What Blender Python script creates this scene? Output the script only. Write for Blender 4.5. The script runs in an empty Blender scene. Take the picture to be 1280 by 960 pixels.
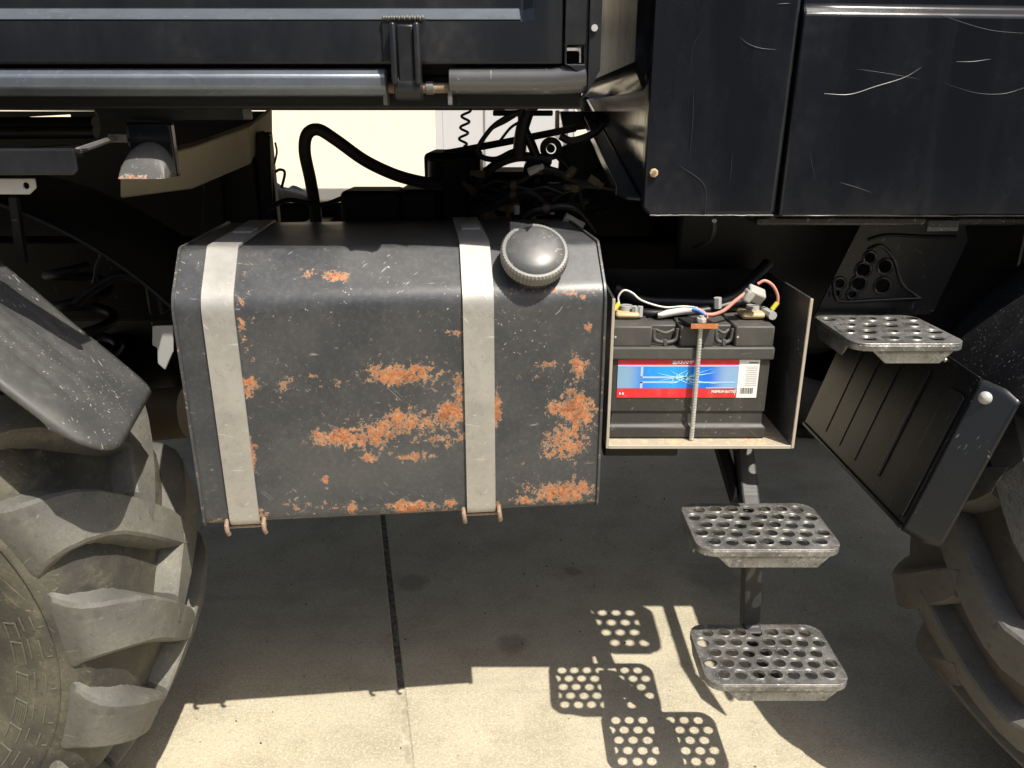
import bpy, bmesh, math, random
from mathutils import Vector, Matrix, noise
from mathutils.geometry import tessellate_polygon
R = math.radians
random.seed(7)
S = bpy.context.scene
C = S.collection

# ------------------------------------------------------------------ camera, sky, sun, exposure
CAM_Z, PITCH, FOC = 1.25, R(19.3), 961.0
cam = bpy.data.cameras.new('camera'); cam.sensor_width = 36; cam.lens = 36 * FOC / 1280
cam.clip_start = .02; cam.clip_end = 2000
camo = bpy.data.objects.new('camera', cam); C.objects.link(camo)
camo.location = (0, 0, CAM_Z); camo.rotation_euler = (R(90) - PITCH, 0, 0)
S.camera = camo
SUN = Vector((-.394, .4446, -1)).normalized()          # the way the light travels
W = bpy.data.worlds.new('World'); S.world = W; W.use_nodes = True
nt = W.node_tree; bg = nt.nodes['Background']
sky = nt.nodes.new('ShaderNodeTexSky'); sky.sky_type = 'NISHITA'; sky.sun_disc = False
sky.sun_elevation = math.asin(-SUN.z); sky.sun_rotation = math.atan2(-SUN.x, -SUN.y)
sky.air_density = 1.0; sky.dust_density = 3.0; sky.ozone_density = .6
nt.links.new(sky.outputs[0], bg.inputs[0]); bg.inputs[1].default_value = .112
sl = bpy.data.lights.new('sun', 'SUN'); sl.energy = 4.6; sl.angle = R(.5); sl.color = (1, .94, .84)
slo = bpy.data.objects.new('sun', sl); C.objects.link(slo); slo.location = (4, -4, 9)
slo.rotation_euler = SUN.to_track_quat('-Z', 'Y').to_euler()
S.view_settings.view_transform = 'Standard'; S.view_settings.look = 'None'
S.view_settings.exposure = .74; S.view_settings.gamma = 1

def ray(px, py):
    x, y = (px - 640) / FOC, (py - 480) / FOC
    cp, sp = math.cos(PITCH), math.sin(PITCH)
    return Vector((x, cp - y * sp, -sp - y * cp))
def at(px, py, Y):                                       # photograph pixel + real depth -> point of the place
    d = ray(px, py); return Vector((0, 0, CAM_Z)) + d * (Y / d.y)
def pix(p):
    cp, sp = math.cos(PITCH), math.sin(PITCH); q = p - Vector((0, 0, CAM_Z))
    z = q.y * cp - q.z * sp; v = -q.y * sp - q.z * cp
    return 640 + FOC * q.x / z, 480 + FOC * v / z

# ------------------------------------------------------------------ materials
MATS = {}
class G:
    """small node-graph writer"""
    def __init__(s, name):
        s.m = bpy.data.materials.new(name); s.m.use_nodes = True; s.t = s.m.node_tree
        s.b = s.t.nodes['Principled BSDF']; MATS[name] = s.m
        s.co = s.t.nodes.new('ShaderNodeTexCoord').outputs['Object']
    def n(s, typ, **k):
        o = s.t.nodes.new(typ)
        for a, v in k.items(): setattr(o, a, v)
        return o
    def put(s, sock, v):
        if v is None: return
        if hasattr(v, 'is_linked') or hasattr(v, 'links'): s.t.links.new(v, sock)
        else: sock.default_value = v
    def math(s, op, a, b=None, clamp=False):
        o = s.n('ShaderNodeMath', operation=op, use_clamp=clamp); s.put(o.inputs[0], a); s.put(o.inputs[1], b); return o.outputs[0]
    def vec(s, scale=(1, 1, 1), rot=(0, 0, 0), loc=(0, 0, 0), src=None):
        o = s.n('ShaderNodeMapping'); s.t.links.new(src or s.co, o.inputs[0])
        o.inputs['Scale'].default_value = scale; o.inputs['Rotation'].default_value = rot; o.inputs['Location'].default_value = loc
        return o.outputs[0]
    def noise(s, scale, detail=4, rough=.6, v=None, dist=0):
        o = s.n('ShaderNodeTexNoise'); s.t.links.new(v or s.co, o.inputs['Vector'])
        o.inputs['Scale'].default_value = scale; o.inputs['Detail'].default_value = detail
        o.inputs['Roughness'].default_value = rough; o.inputs['Distortion'].default_value = dist
        return o.outputs['Fac']
    def vor(s, scale, feature='F1', v=None, out='Distance', rnd=1):
        o = s.n('ShaderNodeTexVoronoi', feature=feature); s.t.links.new(v or s.co, o.inputs['Vector'])
        o.inputs['Scale'].default_value = scale; o.inputs['Randomness'].default_value = rnd
        return o.outputs[out]
    def step(s, x, lo, hi):                              # smooth ramp lo..hi -> 0..1
        o = s.n('ShaderNodeMapRange', interpolation_type='SMOOTHSTEP'); s.put(o.inputs[0], x)
        o.inputs[1].default_value = lo; o.inputs[2].default_value = hi; o.inputs[3].default_value = 0; o.inputs[4].default_value = 1
        return o.outputs[0]
    def mix(s, f, a, b):
        o = s.n('ShaderNodeMix', data_type='RGBA'); s.put(o.inputs[0], f)
        for i, v in ((6, a), (7, b)):
            if isinstance(v, tuple): v = (*v[:3], 1)
            s.put(o.inputs[i], v)
        return o.outputs[2]
    def fmix(s, f, a, b):
        o = s.n('ShaderNodeMix', data_type='FLOAT'); s.put(o.inputs[0], f); s.put(o.inputs[2], a); s.put(o.inputs[3], b); return o.outputs[0]
    def bump(s, h, strength=.3, dist=.002):
        o = s.n('ShaderNodeBump'); s.put(o.inputs['Height'], h); o.inputs['Strength'].default_value = strength; o.inputs['Distance'].default_value = dist
        s.t.links.new(o.outputs[0], s.b.inputs['Normal'])
    def attr(s, name):
        o = s.n('ShaderNodeAttribute'); o.attribute_name = name; return o.outputs['Fac']
    def out(s, col=None, rough=None, metal=None, spec=None, coat=None):
        for k, v in (('Base Color', col), ('Roughness', rough), ('Metallic', metal), ('Specular IOR Level', spec), ('Coat Weight', coat)):
            if v is not None:
                if isinstance(v, tuple): v = (*v[:3], 1)
                s.put(s.b.inputs[k], v)
        return s.m
    def scratch(s, dens=.5, seed=0., thick=.006):
        """fine nearly straight scratches in a few directions, broken up by a mask"""
        tot = None
        wob = s.n('ShaderNodeTexNoise'); s.t.links.new(s.co, wob.inputs['Vector']); wob.inputs['Scale'].default_value = 5; wob.inputs['Detail'].default_value = 1
        for i, (ry, rx) in enumerate(((.5, .1), (-.9, .5), (1.35, -.3))):
            add = s.n('ShaderNodeVectorMath', operation='MULTIPLY_ADD'); s.t.links.new(wob.outputs['Color'], add.inputs[0]); add.inputs[1].default_value = (.05, .05, .05); s.t.links.new(s.co, add.inputs[2])
            v = s.vec((1, 1, 1), (rx, ry + seed * .13, 0), (seed + i * 7.3, seed, 1.7), add.outputs[0])
            v = s.vec((330 - 45 * i, 330, 6 + 2 * i), (0, 0, 0), (0, 0, 0), v)
            a = s.noise(1, 0, .5, v)
            m = s.step(s.noise(6 + 3 * i, 3, .6, s.vec((1, 1, 1), (0, 0, 0), (seed * 2 + i * 3.1, 5, 2))), .60 - .14 * dens, .70 - .14 * dens)
            l = s.math('MULTIPLY', s.step(a, .75, .83), m); tot = l if tot is None else s.math('MAXIMUM', tot, l)
        return tot
    def chips(s, scale=140, amount=.12, seed=0.):
        v = s.vec((1, 1, 1), (.4, .2, .1), (seed, seed * .7, 2))
        c = s.vor(scale, 'F1', v)
        o = s.n('ShaderNodeTexWhiteNoise'); s.t.links.new(s.vor(scale, 'F1', v, 'Position'), o.inputs[0])
        big = s.math('MULTIPLY', o.outputs[0], s.step(s.noise(9, 3, .6, v), .42, .75))
        r = s.math('MULTIPLY', s.step(big, .66 - amount, 1.0 - amount), .30)
        return s.math('LESS_THAN', c, r)

def paint(name, col, rough=.35, dust=.25, dustcol=(.16, .14, .11), scr=.5, chip=.08, seed=0., spec=.5, bump=.06, chipcol=(.34, .32, .28), streak=.2):
    g = G(name)
    d = g.step(g.noise(5.5, 6, .65, g.vec((1, 1, .45), (0, 0, 0), (seed, 1, 3))), .35, .8)
    d2 = g.step(g.noise(60, 3, .6), .4, .8)
    st = g.step(g.noise(22, 3, .6, g.vec((1, 1, .07), (0, 0, 0), (seed, 4, 3))), .5, .8)
    dd = g.math('MULTIPLY', g.math('ADD', g.math('MULTIPLY', d, g.math('ADD', g.math('MULTIPLY', d2, .5), .5)), g.math('MULTIPLY', st, streak)), dust, True)
    c = g.mix(dd, col, dustcol)
    if scr: c = g.mix(g.math('MULTIPLY', g.scratch(scr, seed), .55), c, chipcol)
    if chip: c = g.mix(g.chips(150, chip, seed), c, chipcol)
    h = g.math('ADD', g.noise(4, 2), g.math('MULTIPLY', g.noise(220, 2), .06)); g.bump(h, bump * 3, .004)
    return g.out(c, g.math('ADD', g.math('MULTIPLY', dd, .5), rough, True), 0, spec)

paint('cab_black', (.0060, .0070, .0096), .15, .42, (.040, .043, .052), 0, .0, 1.3, .32, .04)
paint('cab_rear_black', (.012, .012, .014), .13, .16, (.16, .14, .09), .2, .03, 4.3, .5, .03, streak=.9)
paint('bed_black', (.0075, .009, .012), .30, .36, (.075, .073, .068), 0, .015, 2.7, .35, .06)
paint('tube_steel', (.060, .062, .064), .20, .3, (.14, .14, .13), .5, .05, 8.8, .7, .04, (.4, .39, .36))
paint('tube_worn', (.085, .085, .083), .36, .4, (.2, .19, .17), .8, .12, 8.1, .6, .04, (.5, .48, .44))
paint('frame_black', (.0045, .0045, .005), .45, .3, (.016, .015, .013), .15, .05, 3.3, .3, .08)
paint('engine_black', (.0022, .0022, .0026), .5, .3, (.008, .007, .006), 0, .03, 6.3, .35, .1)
paint('rubber_black', (.005, .005, .005), .42, .3, (.016, .015, .013), 0, 0, 6.9, .4, .02)
paint('hose_brown', (.018, .014, .011), .55, .4, (.055, .045, .035), 0, 0, 7.9, .4, .05)
paint('plastic_black', (.009, .0095, .011), .34, .4, (.09, .089, .085), 1.2, .02, 9.4, .42, .05, (.30, .29, .27))
paint('flap_black', (.0075, .008, .0095), .28, .2, (.06, .06, .06), .4, .03, 12.4, .45, .04, (.28, .27, .25))
paint('fender_grey', (.040, .041, .041), .45, .7, (.14, .137, .12), 1.0, .10, 11.2, .35, .08, (.42, .40, .34))
paint('beam_beige', (.60, .52, .38), .8, .9, (.76, .67, .50), .25, .1, 13.2, .2, .1, streak=.9)
paint('grey_door', (.42, .42, .43), .5, .2, (.5, .48, .44), 0, 0, 14.2, .4, .02)
paint('plaster_cream', (.74, .665, .52), .9, .5, (.62, .54, .40), 0, 0, 15.2, .1, .08)
paint('plinth_grey', (.17, .165, .16), .9, .4, (.25, .23, .2), 0, 0, 16.2, .1, .1)
paint('cast_brown', (.075, .055, .035), .45, .5, (.12, .1, .07), 0, .05, 17.2, .4, .1)
paint('brass', (.42, .31, .15), .45, .6, (.48, .42, .30), 0, .1, 18.2, .5, .1)
paint('zinc', (.36, .36, .35), .36, .7, (.20, .18, .15), .2, .1, 19.2, .6, .05)
paint('fuse_grey', (.30, .30, .27), .5, .3, (.4, .38, .32), 0, 0, 20.2, .4, .02)
paint('wire_white', (.60, .58, .54), .4, .2, (.4, .36, .3), 0, 0, 21.2)
paint('wire_red', (.55, .22, .17), .45, .4, (.5, .36, .28), 0, 0, 22.2)
paint('wire_blue', (.08, .22, .62), .4, .2, (.3, .35, .5), 0, 0, 23.2)
paint('crimp_yellow', (.62, .55, .06), .4, .2, (.4, .36, .2), 0, 0, 24.2)
paint('glass_dark', (.012, .016, .018), .06, .05, (.2, .2, .2), 0, 0, 25.2)
paint('battery_lid', (.045, .045, .043), .5, .6, (.16, .145, .11), .5, .1, 26.2, .4, .05, (.4, .38, .34))
paint('battery_case', (.030, .030, .028), .48, .45, (.12, .11, .085), .5, .08, 27.2, .4, .05, (.3, .29, .26), .6)
paint('pipe_copper', (.16, .10, .055), .35, .4, (.2, .16, .1), 0, .1, 28.2, .5)

def rusty(name, col, rough, amount, fine=90, rustc=(.31, .105, .036), pale=(.40, .27, .17), seed=0., metal=0., attr=None, scr=.8, dust=.3, chip=.12):
    """paint that has flaked to rust; `attr` is where the flaking sits on the mesh"""
    g = G(name)
    v = g.vec((1, 1, 1), (0, 0, 0), (seed, seed * 1.3, .5))
    n1 = g.noise(fine, 6, .72, v, .4); n0 = g.noise(14, 4, .6, v)
    n2 = g.noise(fine * 3.2, 4, .7, v)
    base = g.math('ADD', g.math('ADD', g.math('MULTIPLY', g.math('SUBTRACT', n1, .5), 2.6), g.math('MULTIPLY', g.math('SUBTRACT', n2, .5), 1.0)), g.math('MULTIPLY', g.math('SUBTRACT', n0, .5), .9))
    th = g.math('ADD', base, g.math('MULTIPLY', g.attr(attr), .80)) if attr else g.math('ADD', base, amount)
    rm = g.step(th, .64, .72)
    pm = g.step(th, .46, .64)
    rc = g.mix(g.step(g.noise(fine * 1.7, 4, .7, v), .38, .66), rustc, (rustc[0] * 1.35, rustc[1] * 1.75, rustc[2] * 2.2))
    rc = g.mix(g.math('MULTIPLY', g.step(g.noise(32, 5, .7, v), .46, .62), .65), rc, (rustc[0] * .42, rustc[1] * .40, rustc[2] * .5))
    rc = g.mix(g.math('MULTIPLY', g.step(g.noise(fine * .8, 5, .75, v), .52, .64), .6), rc, (.46, .27, .15))
    rc = g.mix(g.step(g.noise(fine * 2.6, 3, .7, v), .58, .66), rc, (rustc[0] * .35, rustc[1] * .3, rustc[2] * .4))
    d = g.step(g.noise(5, 7, .72, v), .35, .72)
    cl = g.step(g.noise(130, 4, .7, v), .45, .75)
    dd = g.math('MULTIPLY', g.math('ADD', g.math('MULTIPLY', d, .6), g.math('MULTIPLY', cl, .4)), dust)
    c = g.mix(dd, col, (.17, .165, .15))
    if scr: c = g.mix(g.math('MULTIPLY', g.scratch(scr, seed), .5), c, (.36, .35, .32))
    c = g.mix(g.chips(230, chip * 1.2, seed), c, (.25, .245, .225))
    c = g.mix(g.chips(110, chip * .5, seed + 5), c, (.36, .34, .30))
    c = g.mix(g.math('MULTIPLY', g.chips(75, chip * .55, seed + 3), g.step(n1, .48, .56)), c, (.46, .42, .35))
    c = g.mix(g.math('MULTIPLY', pm, .6), c, pale)
    c = g.mix(rm, c, rc)
    g.bump(g.math('ADD', g.math('MULTIPLY', rm, g.math('ADD', g.noise(fine * 3, 2), -.2)), g.math('MULTIPLY', g.noise(3.2, 2), 1.3)), .25, .003)
    return g.out(c, g.fmix(rm, g.math('ADD', g.math('MULTIPLY', dd, .4), rough), .92), metal, .45)
rusty('tank_paint', (.027, .030, .035), .33, 0, 95, seed=2.1, attr='rust', dust=.34, scr=.45)
rusty('box_paint', (.022, .022, .022), .45, .06, 70, seed=5.5, attr='rust', chip=.2)
rusty('floor_worn', (.33, .28, .20), .7, .42, 60, (.45, .24, .09), (.55, .45, .30), 6.5, dust=.5)
rusty('edge_rust', (.36, .32, .26), .7, .28, 160, (.38, .14, .05), (.5, .42, .32), 7.7, chip=.3)
rusty('rust_orange', (.42, .13, .035), .8, .40, 120, (.45, .15, .04), (.5, .3, .15), 8.8)
rusty('pin_rust', (.20, .13, .085), .55, .25, 120, (.34, .14, .06), (.5, .42, .32), 9.8)
rusty('gusset_worn', (.07, .07, .068), .5, .06, 90, (.40, .15, .06), (.50, .46, .38), 10.8, attr='rust')

def metal_mat(name, col, rough, seed=0., grime=.3, brush=(1, 1, 30)):
    g = G(name)
    v = g.vec((1, 1, 1), (0, 0, 0), (seed, 2, seed))
    d = g.step(g.noise(9, 6, .7, v), .35, .8); f = g.noise(120, 4, .7, v)
    b = g.noise(25, 3, .6, g.vec(brush, (0, 0, 0), (seed, 0, 0)))
    c = g.mix(g.math('MULTIPLY', d, grime), col, tuple(x * .42 for x in col))
    c = g.mix(g.math('MULTIPLY', g.step(f, .56, .72), .5), c, tuple(x * .5 for x in col))
    c = g.mix(g.math('MULTIPLY', g.scratch(1.0, seed, .008), .6), c, tuple(min(1, x * 1.5) for x in col))
    c = g.mix(g.chips(90, -.03, seed), c, (.22, .13, .07))
    g.bump(g.math('ADD', b, g.math('MULTIPLY', f, .7)), .12, .001)
    return g.out(c, g.math('ADD', g.math('MULTIPLY', b, .22), rough), .55, .5)
metal_mat('strap_steel', (.41, .40, .37), .40, 1.0, .55)
g = G('step_steel')
_a = g.noise(16, 6, .7); _b = g.noise(70, 5, .75); _c = g.noise(240, 3, .7)
_col = g.mix(g.step(_a, .36, .66), (.125, .123, .116), (.27, .267, .255))
_col = g.mix(g.math('MULTIPLY', g.step(_b, .50, .66), .75), _col, (.10, .092, .078))
_col = g.mix(g.math('MULTIPLY', g.step(_b, .44, .34), .6), _col, (.44, .43, .41))
_col = g.mix(g.math('MULTIPLY', g.step(_c, .56, .70), .5), _col, (.12, .11, .095))
_col = g.mix(g.math('MULTIPLY', g.step(g.noise(9, 5, .7, g.vec((1, 1, 1), (0, 0, 0), (3, 7, 1))), .60, .70), .45), _col, (.16, .10, .06))
_col = g.mix(g.math('MULTIPLY', g.scratch(1.2, 2.), .7), _col, (.52, .51, .49))
g.bump(g.math('ADD', _b, g.math('MULTIPLY', _c, .5)), .28, .0015)
g.out(_col, g.math('ADD', g.math('MULTIPLY', _b, .35), .24), .6, .5)
paint('cap_metal', (.055, .056, .056), .36, .7, (.17, .17, .16), 1.2, .16, 3.0, .5, .08, (.42, .41, .38))
paint('cap_rim', (.15, .148, .14), .45, .9, (.32, .31, .28), .4, .2, 3.5, .5, .1, (.45, .44, .4))
metal_mat('arm_steel', (.055, .055, .055), .45, 4.0, .5)
metal_mat('tube_black', (.15, .172, .20), .24, 6.0, .5)
metal_mat('rod_zinc', (.50, .49, .45), .42, 5.0, .3)

def tyre_mat(name, col, dust, seed):
    g = G(name)
    v = g.vec((1, 1, 1), (0, 0, 0), (seed, seed, 0))
    d = g.step(g.noise(6, 6, .65, v), .32, .72); f = g.noise(160, 4, .7, v)
    s2 = g.step(g.noise(26, 5, .7, g.vec((1, .35, 1), (0, 0, .4), (seed, 0, 0))), .48, .72)
    a = g.math('ADD', g.math('MULTIPLY', d, .62), g.math('MULTIPLY', s2, .38))
    c = g.mix(g.math('MULTIPLY', a, g.math('ADD', g.math('MULTIPLY', f, .8), .45), True), col, dust)
    c = g.mix(g.math('MULTIPLY', g.scratch(.7, seed, .007), .5), c, tuple(x * 1.3 for x in dust))
    c = g.mix(g.math('MULTIPLY', g.step(g.noise(48, 6, .75, v), .50, .68), .5), c, tuple(x * .45 for x in col))
    c = g.mix(g.math('MULTIPLY', g.step(g.noise(14, 6, .8, g.vec((1, .5, 1), (.3, 0, .9), (seed, 3, 1))), .60, .72), .6), c, tuple(min(1, x * 1.5) for x in dust))
    g.bump(g.math('ADD', g.math('MULTIPLY', f, .6), g.math('ADD', g.noise(30, 5, .7), g.noise(9, 3))), .38, .003)
    return g.out(c, g.math('ADD', g.math('MULTIPLY', a, .3), .55), 0, .35)
tyre_mat('tyre_rubber', (.026, .026, .025), (.17, .155, .10), 1.0)
tyre_mat('tread_rubber', (.070, .070, .066), (.20, .19, .15), 4.0)
tyre_mat('tyre_front', (.030, .027, .024), (.075, .062, .05), 7.0)
tyre_mat('tread_front', (.055, .053, .049), (.12, .112, .098), 9.0)
tyre_mat('sidewall_ring', (.075, .073, .062), (.20, .185, .125), 11.0)

def ground_mat():
    g = G('concrete')
    big = g.noise(.9, 5, .6); mid = g.noise(6, 6, .65); fine = g.noise(190, 4, .75); sp = g.vor(260, 'F1')
    c = g.mix(g.step(big, .3, .7), (.345, .308, .225), (.435, .392, .292))
    c = g.mix(g.math('MULTIPLY', g.step(mid, .42, .70), .42), c, (.21, .182, .120))
    c = g.mix(g.math('MULTIPLY', g.step(g.noise(2.3, 6, .7, g.vec((1, 1, 1), (0, 0, 0), (8, 3, 0))), .48, .66), .25), c, (.185, .16, .115))
    c = g.mix(g.math('MULTIPLY', g.step(fine, .50, .66), .7), c, (.55, .505, .395))
    f2 = g.noise(75, 5, .75)
    c = g.mix(g.math('MULTIPLY', g.step(f2, .54, .68), .45), c, (.21, .185, .14))
    c = g.mix(g.math('MULTIPLY', g.step(f2, .44, .34), .4), c, (.50, .45, .32))
    c = g.mix(g.math('MULTIPLY', g.step(fine, .47, .30), .6), c, (.20, .175, .135))
    c = g.mix(g.chips(120, .02, 4.4), c, (.56, .51, .38))
    c = g.mix(g.chips(60, -.06, 9.4), c, (.05, .045, .04))
    st = None                                           # oil spots with ragged rims
    for (px, py, r) in ((515, 729, .045), (716, 714, .026), (895, 722, .09), (640, 806, .04), (1010, 690, .05)):
        d_ = ray(px, py); p = Vector((0, 0, CAM_Z)) + d_ * (-CAM_Z / d_.z)
        o = g.n('ShaderNodeVectorMath', operation='DISTANCE'); g.put(o.inputs[0], g.geo); o.inputs[1].default_value = (p.x, p.y, 0)
        w = g.math('ADD', o.outputs['Value'], g.math('MULTIPLY', g.math('SUBTRACT', g.noise(22, 5, .7), .5), r * 1.6))
        m = g.math('MULTIPLY', g.step(w, r * 1.25, r * .5), .38 if r < .06 else .28)
        st = m if st is None else g.math('MAXIMUM', st, m)
    c = g.mix(st, c, (.07, .06, .045))
    tr = g.step(g.noise(3, 4, .6, g.vec((.25, 2.2, 1), (0, 0, .25), (3, 1, 0))), .55, .8)
    c = g.mix(g.math('MULTIPLY', tr, .35), c, (.17, .15, .12))
    g.bump(g.math('ADD', g.math('MULTIPLY', fine, .8), g.math('MULTIPLY', sp, .5)), .45, .0025)
    return g.out(c, .86, 0, .25)
_g = G.__init__
def _init(s, name):
    _g(s, name); s.geo = s.t.nodes.new('ShaderNodeNewGeometry').outputs['Position']
G.__init__ = _init
ground_mat()
g = G('joint_lit')
g.bump(g.noise(140, 4), .5, .003)
g.out(g.mix(g.step(g.noise(40, 5, .7), .35, .7), (.27, .235, .17), (.42, .38, .29)), .9, 0, .2)
g = G('joint_shaded')  # darker copy of the same joint seal, shade put into its colour
g.bump(g.noise(140, 4), .5, .003)
g.out(g.mix(g.step(g.noise(60, 5, .7), .35, .75), (.06, .052, .042), (.20, .18, .14)), .9, 0, .2)

def label_blue():
    g = G('label_picture')
    v = g.vec((1, 1, 1))
    sep = g.n('ShaderNodeSeparateXYZ'); g.t.links.new(g.co, sep.inputs[0]); x = sep.outputs[0]
    ctr = g.step(g.math('ABSOLUTE', g.math('ADD', x, .015)), .075, .0)
    c = g.mix(g.step(x, -.085, -.05), (.20, .34, .50), (.008, .13, .62))
    c = g.mix(g.step(x, .05, .085), c, (.22, .36, .55))
    c = g.mix(g.math('MULTIPLY', ctr, .75), c, (.02, .36, .78))
    c = g.mix(g.math('MULTIPLY', g.step(g.noise(55, 4, .6), .5, .75), .25), c, (.05, .45, .80))
    return g.out(c, .35, 0, .4)
label_blue()
for nm, cl in (('label_red', (.62, .022, .03)), ('label_white', (.72, .72, .70)), ('print_grey', (.42, .42, .42)), ('print_black', (.03, .03, .03)), ('label_line', (.36, .50, .82)), ('label_flash', (.45, .78, .90)), ('label_darkred', (.30, .012, .015))):
    g = G(nm); g.out(g.mix(g.math('MULTIPLY', g.step(g.noise(60, 4), .45, .8), .18), cl, (.35, .3, .25)), .38, 0, .4)

# ------------------------------------------------------------------ mesh helpers
ORI = {}
class MB:
    def __init__(s): s.v = []; s.f = []
    def add(s, vs, fs):
        k = len(s.v); s.v += [Vector(p) for p in vs]; s.f += [tuple(i + k for i in f) for f in fs]; return s
    def box(s, a, b, rot=None, piv=None):
        x0, y0, z0 = a; x1, y1, z1 = b
        vs = [Vector(p) for p in ((x0, y0, z0), (x1, y0, z0), (x1, y1, z0), (x0, y1, z0), (x0, y0, z1), (x1, y0, z1), (x1, y1, z1), (x0, y1, z1))]
        if rot is not None:
            c = Vector(piv) if piv is not None else sum(vs, Vector()) / 8
            vs = [c + rot @ (p - c) for p in vs]
        return s.add(vs, [(3, 2, 1, 0), (4, 5, 6, 7), (0, 1, 5, 4), (1, 2, 6, 5), (2, 3, 7, 6), (3, 0, 4, 7)])
    def tube(s, path, r, n=10, cap=True, flat=None, ang=0.):
        """round (or n-sided) bar along a path; r may be a list"""
        path = [Vector(p) for p in path]; m = len(path)
        rs = r if isinstance(r, (list, tuple)) else [r] * m
        t0 = (path[1] - path[0]).normalized(); up = Vector((0, 0, 1)) if abs(t0.z) < .9 else Vector((1, 0, 0))
        nx = t0.cross(up).normalized(); vs = []; fs = []
        for i in range(m):
            t = (path[min(i + 1, m - 1)] - path[max(i - 1, 0)]).normalized()
            nx = (nx - t * nx.dot(t)).normalized(); ny = t.cross(nx)
            for j in range(n):
                a = 2 * math.pi * j / n + ang
                vs.append(path[i] + (nx * math.cos(a) + ny * math.sin(a) * (flat or 1)) * rs[i])
        for i in range(m - 1):
            for j in range(n):
                fs.append((i * n + j, i * n + (j + 1) % n, (i + 1) * n + (j + 1) % n, (i + 1) * n + j))
        if cap: fs += [tuple(range(n))[::-1], tuple((m - 1) * n + j for j in range(n))]
        return s.add(vs, fs)
    def prism(s, poly, d, holes=()):
        """polygon (3-D points in one plane) with holes, given thickness vector d"""
        loops = [[Vector(p) for p in poly]] + [[Vector(p) for p in h] for h in holes]
        tri = tessellate_polygon(loops); flat = [p for l in loops for p in l]; n = len(flat); d = Vector(d)
        nrm = Vector()
        for i, p in enumerate(loops[0]): nrm += p.cross(loops[0][(i + 1) % len(loops[0])])
        vs = flat + [p + d for p in flat]; fs = []
        for t in tri:
            a, b, c = t
            tn = (flat[b] - flat[a]).cross(flat[c] - flat[a])
            if tn.dot(d) > 0: t = (a, c, b)
            fs.append(tuple(t)); fs.append(tuple(i + n for i in reversed(t)))
        k = 0
        for l in loops:
            for i in range(len(l)):
                j = (i + 1) % len(l); fs.append((k + i, k + j, k + j + n, k + i + n))
            k += len(l)
        return s.add(vs, fs)
    def lathe(s, prof, c, axis, n=32, ref=None, closed=False):
        """profile of (distance along axis, radius)"""
        c = Vector(c); ax = Vector(axis).normalized(); u = ax.orthogonal().normalized() if ref is None else Vector(ref); w = ax.cross(u)
        vs = [c + ax * h + (u * math.cos(2 * math.pi * j / n) + w * math.sin(2 * math.pi * j / n)) * r for h, r in prof for j in range(n)]
        m = len(prof); fs = [(i * n + j, i * n + (j + 1) % n, (i + 1) * n + (j + 1) % n, (i + 1) * n + j) for i in range(m - 1) for j in range(n)]
        if closed: fs += [((m - 1) * n + j, (m - 1) * n + (j + 1) % n, (j + 1) % n, j) for j in range(n)]
        return s.add(vs, fs)
    def build(s, name, mat, parent=None, smooth=35, bevel=0, seg=2, attr=None, origin=None, mats=None):
        me = bpy.data.meshes.new(name)
        xs = [p.x for p in s.v]; ys = [p.y for p in s.v]; zs = [p.z for p in s.v]
        o0 = Vector(origin) if origin is not None else Vector(((min(xs) + max(xs)) / 2, (min(ys) + max(ys)) / 2, (min(zs) + max(zs)) / 2))
        me.from_pydata([p - o0 for p in s.v], [], s.f); me.validate()
        bm = bmesh.new(); bm.from_mesh(me); bmesh.ops.recalc_face_normals(bm, faces=bm.faces); bm.to_mesh(me); bm.free()
        me.materials.append(MATS[mat] if isinstance(mat, str) else mat)
        if smooth:
            for p in me.polygons: p.use_smooth = True
            me.set_sharp_from_angle(angle=R(smooth))
        if attr:
            for k, fn in attr.items():
                a = me.attributes.new(k, 'FLOAT', 'POINT'); a.data.foreach_set('value', [fn(v.co + o0) for v in me.vertices])
        o = bpy.data.objects.new(name, me); C.objects.link(o)
        return place(o, o0, parent, bevel, seg)
def place(o, loc, parent, bevel=0, seg=2):
    o.location = loc; ORI[o.name] = Vector(loc)
    if parent is not None:
        o.parent = parent; o.matrix_parent_inverse = Matrix.Translation(-ORI[parent.name]) if parent.rotation_euler.z == 0 else Matrix()
    if bevel:
        m = o.modifiers.new('bevel', 'BEVEL'); m.width = bevel; m.segments = seg; m.limit_method = 'ANGLE'; m.angle_limit = R(40)
    return o
def tag(o, label=None, cat=None, group=None, kind=None):
    for k, v in (('label', label), ('category', cat), ('group', group), ('kind', kind)):
        if v: o[k] = v
    return o
def empty(name, loc, label, cat):
    o = bpy.data.objects.new(name, None); C.objects.link(o); o.empty_display_size = .1; place(o, Vector(loc), None); return tag(o, label, cat)
def catmull(pts, n=8):
    P = [Vector(p) for p in pts]; P = [P[0] * 2 - P[1]] + P + [P[-1] * 2 - P[-2]]; out = []
    for i in range(1, len(P) - 2):
        a, b, c, d = P[i - 1:i + 3]
        for k in range(n):
            t = k / n; out.append(.5 * ((2 * b) + (c - a) * t + (2 * a - 5 * b + 4 * c - d) * t * t + (3 * b - a - 3 * c + d) * t ** 3))
    return out + [P[-2]]
def wire(name, mat, pts, r, parent, n=8, k=8):
    return MB().tube(catmull(pts, k), r, n).build(name, mat, parent, 60)
def bx(name, mat, a, b, parent, bevel=.003, rot=None, seg=2):
    return MB().box(a, b, rot).build(name, mat, parent, 35, bevel, seg)
def arc(c, r, a0, a1, n):
    return [(c[0] + r * math.cos(R(a0 + (a1 - a0) * i / n)), c[1] + r * math.sin(R(a0 + (a1 - a0) * i / n))) for i in range(n + 1)]
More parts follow.
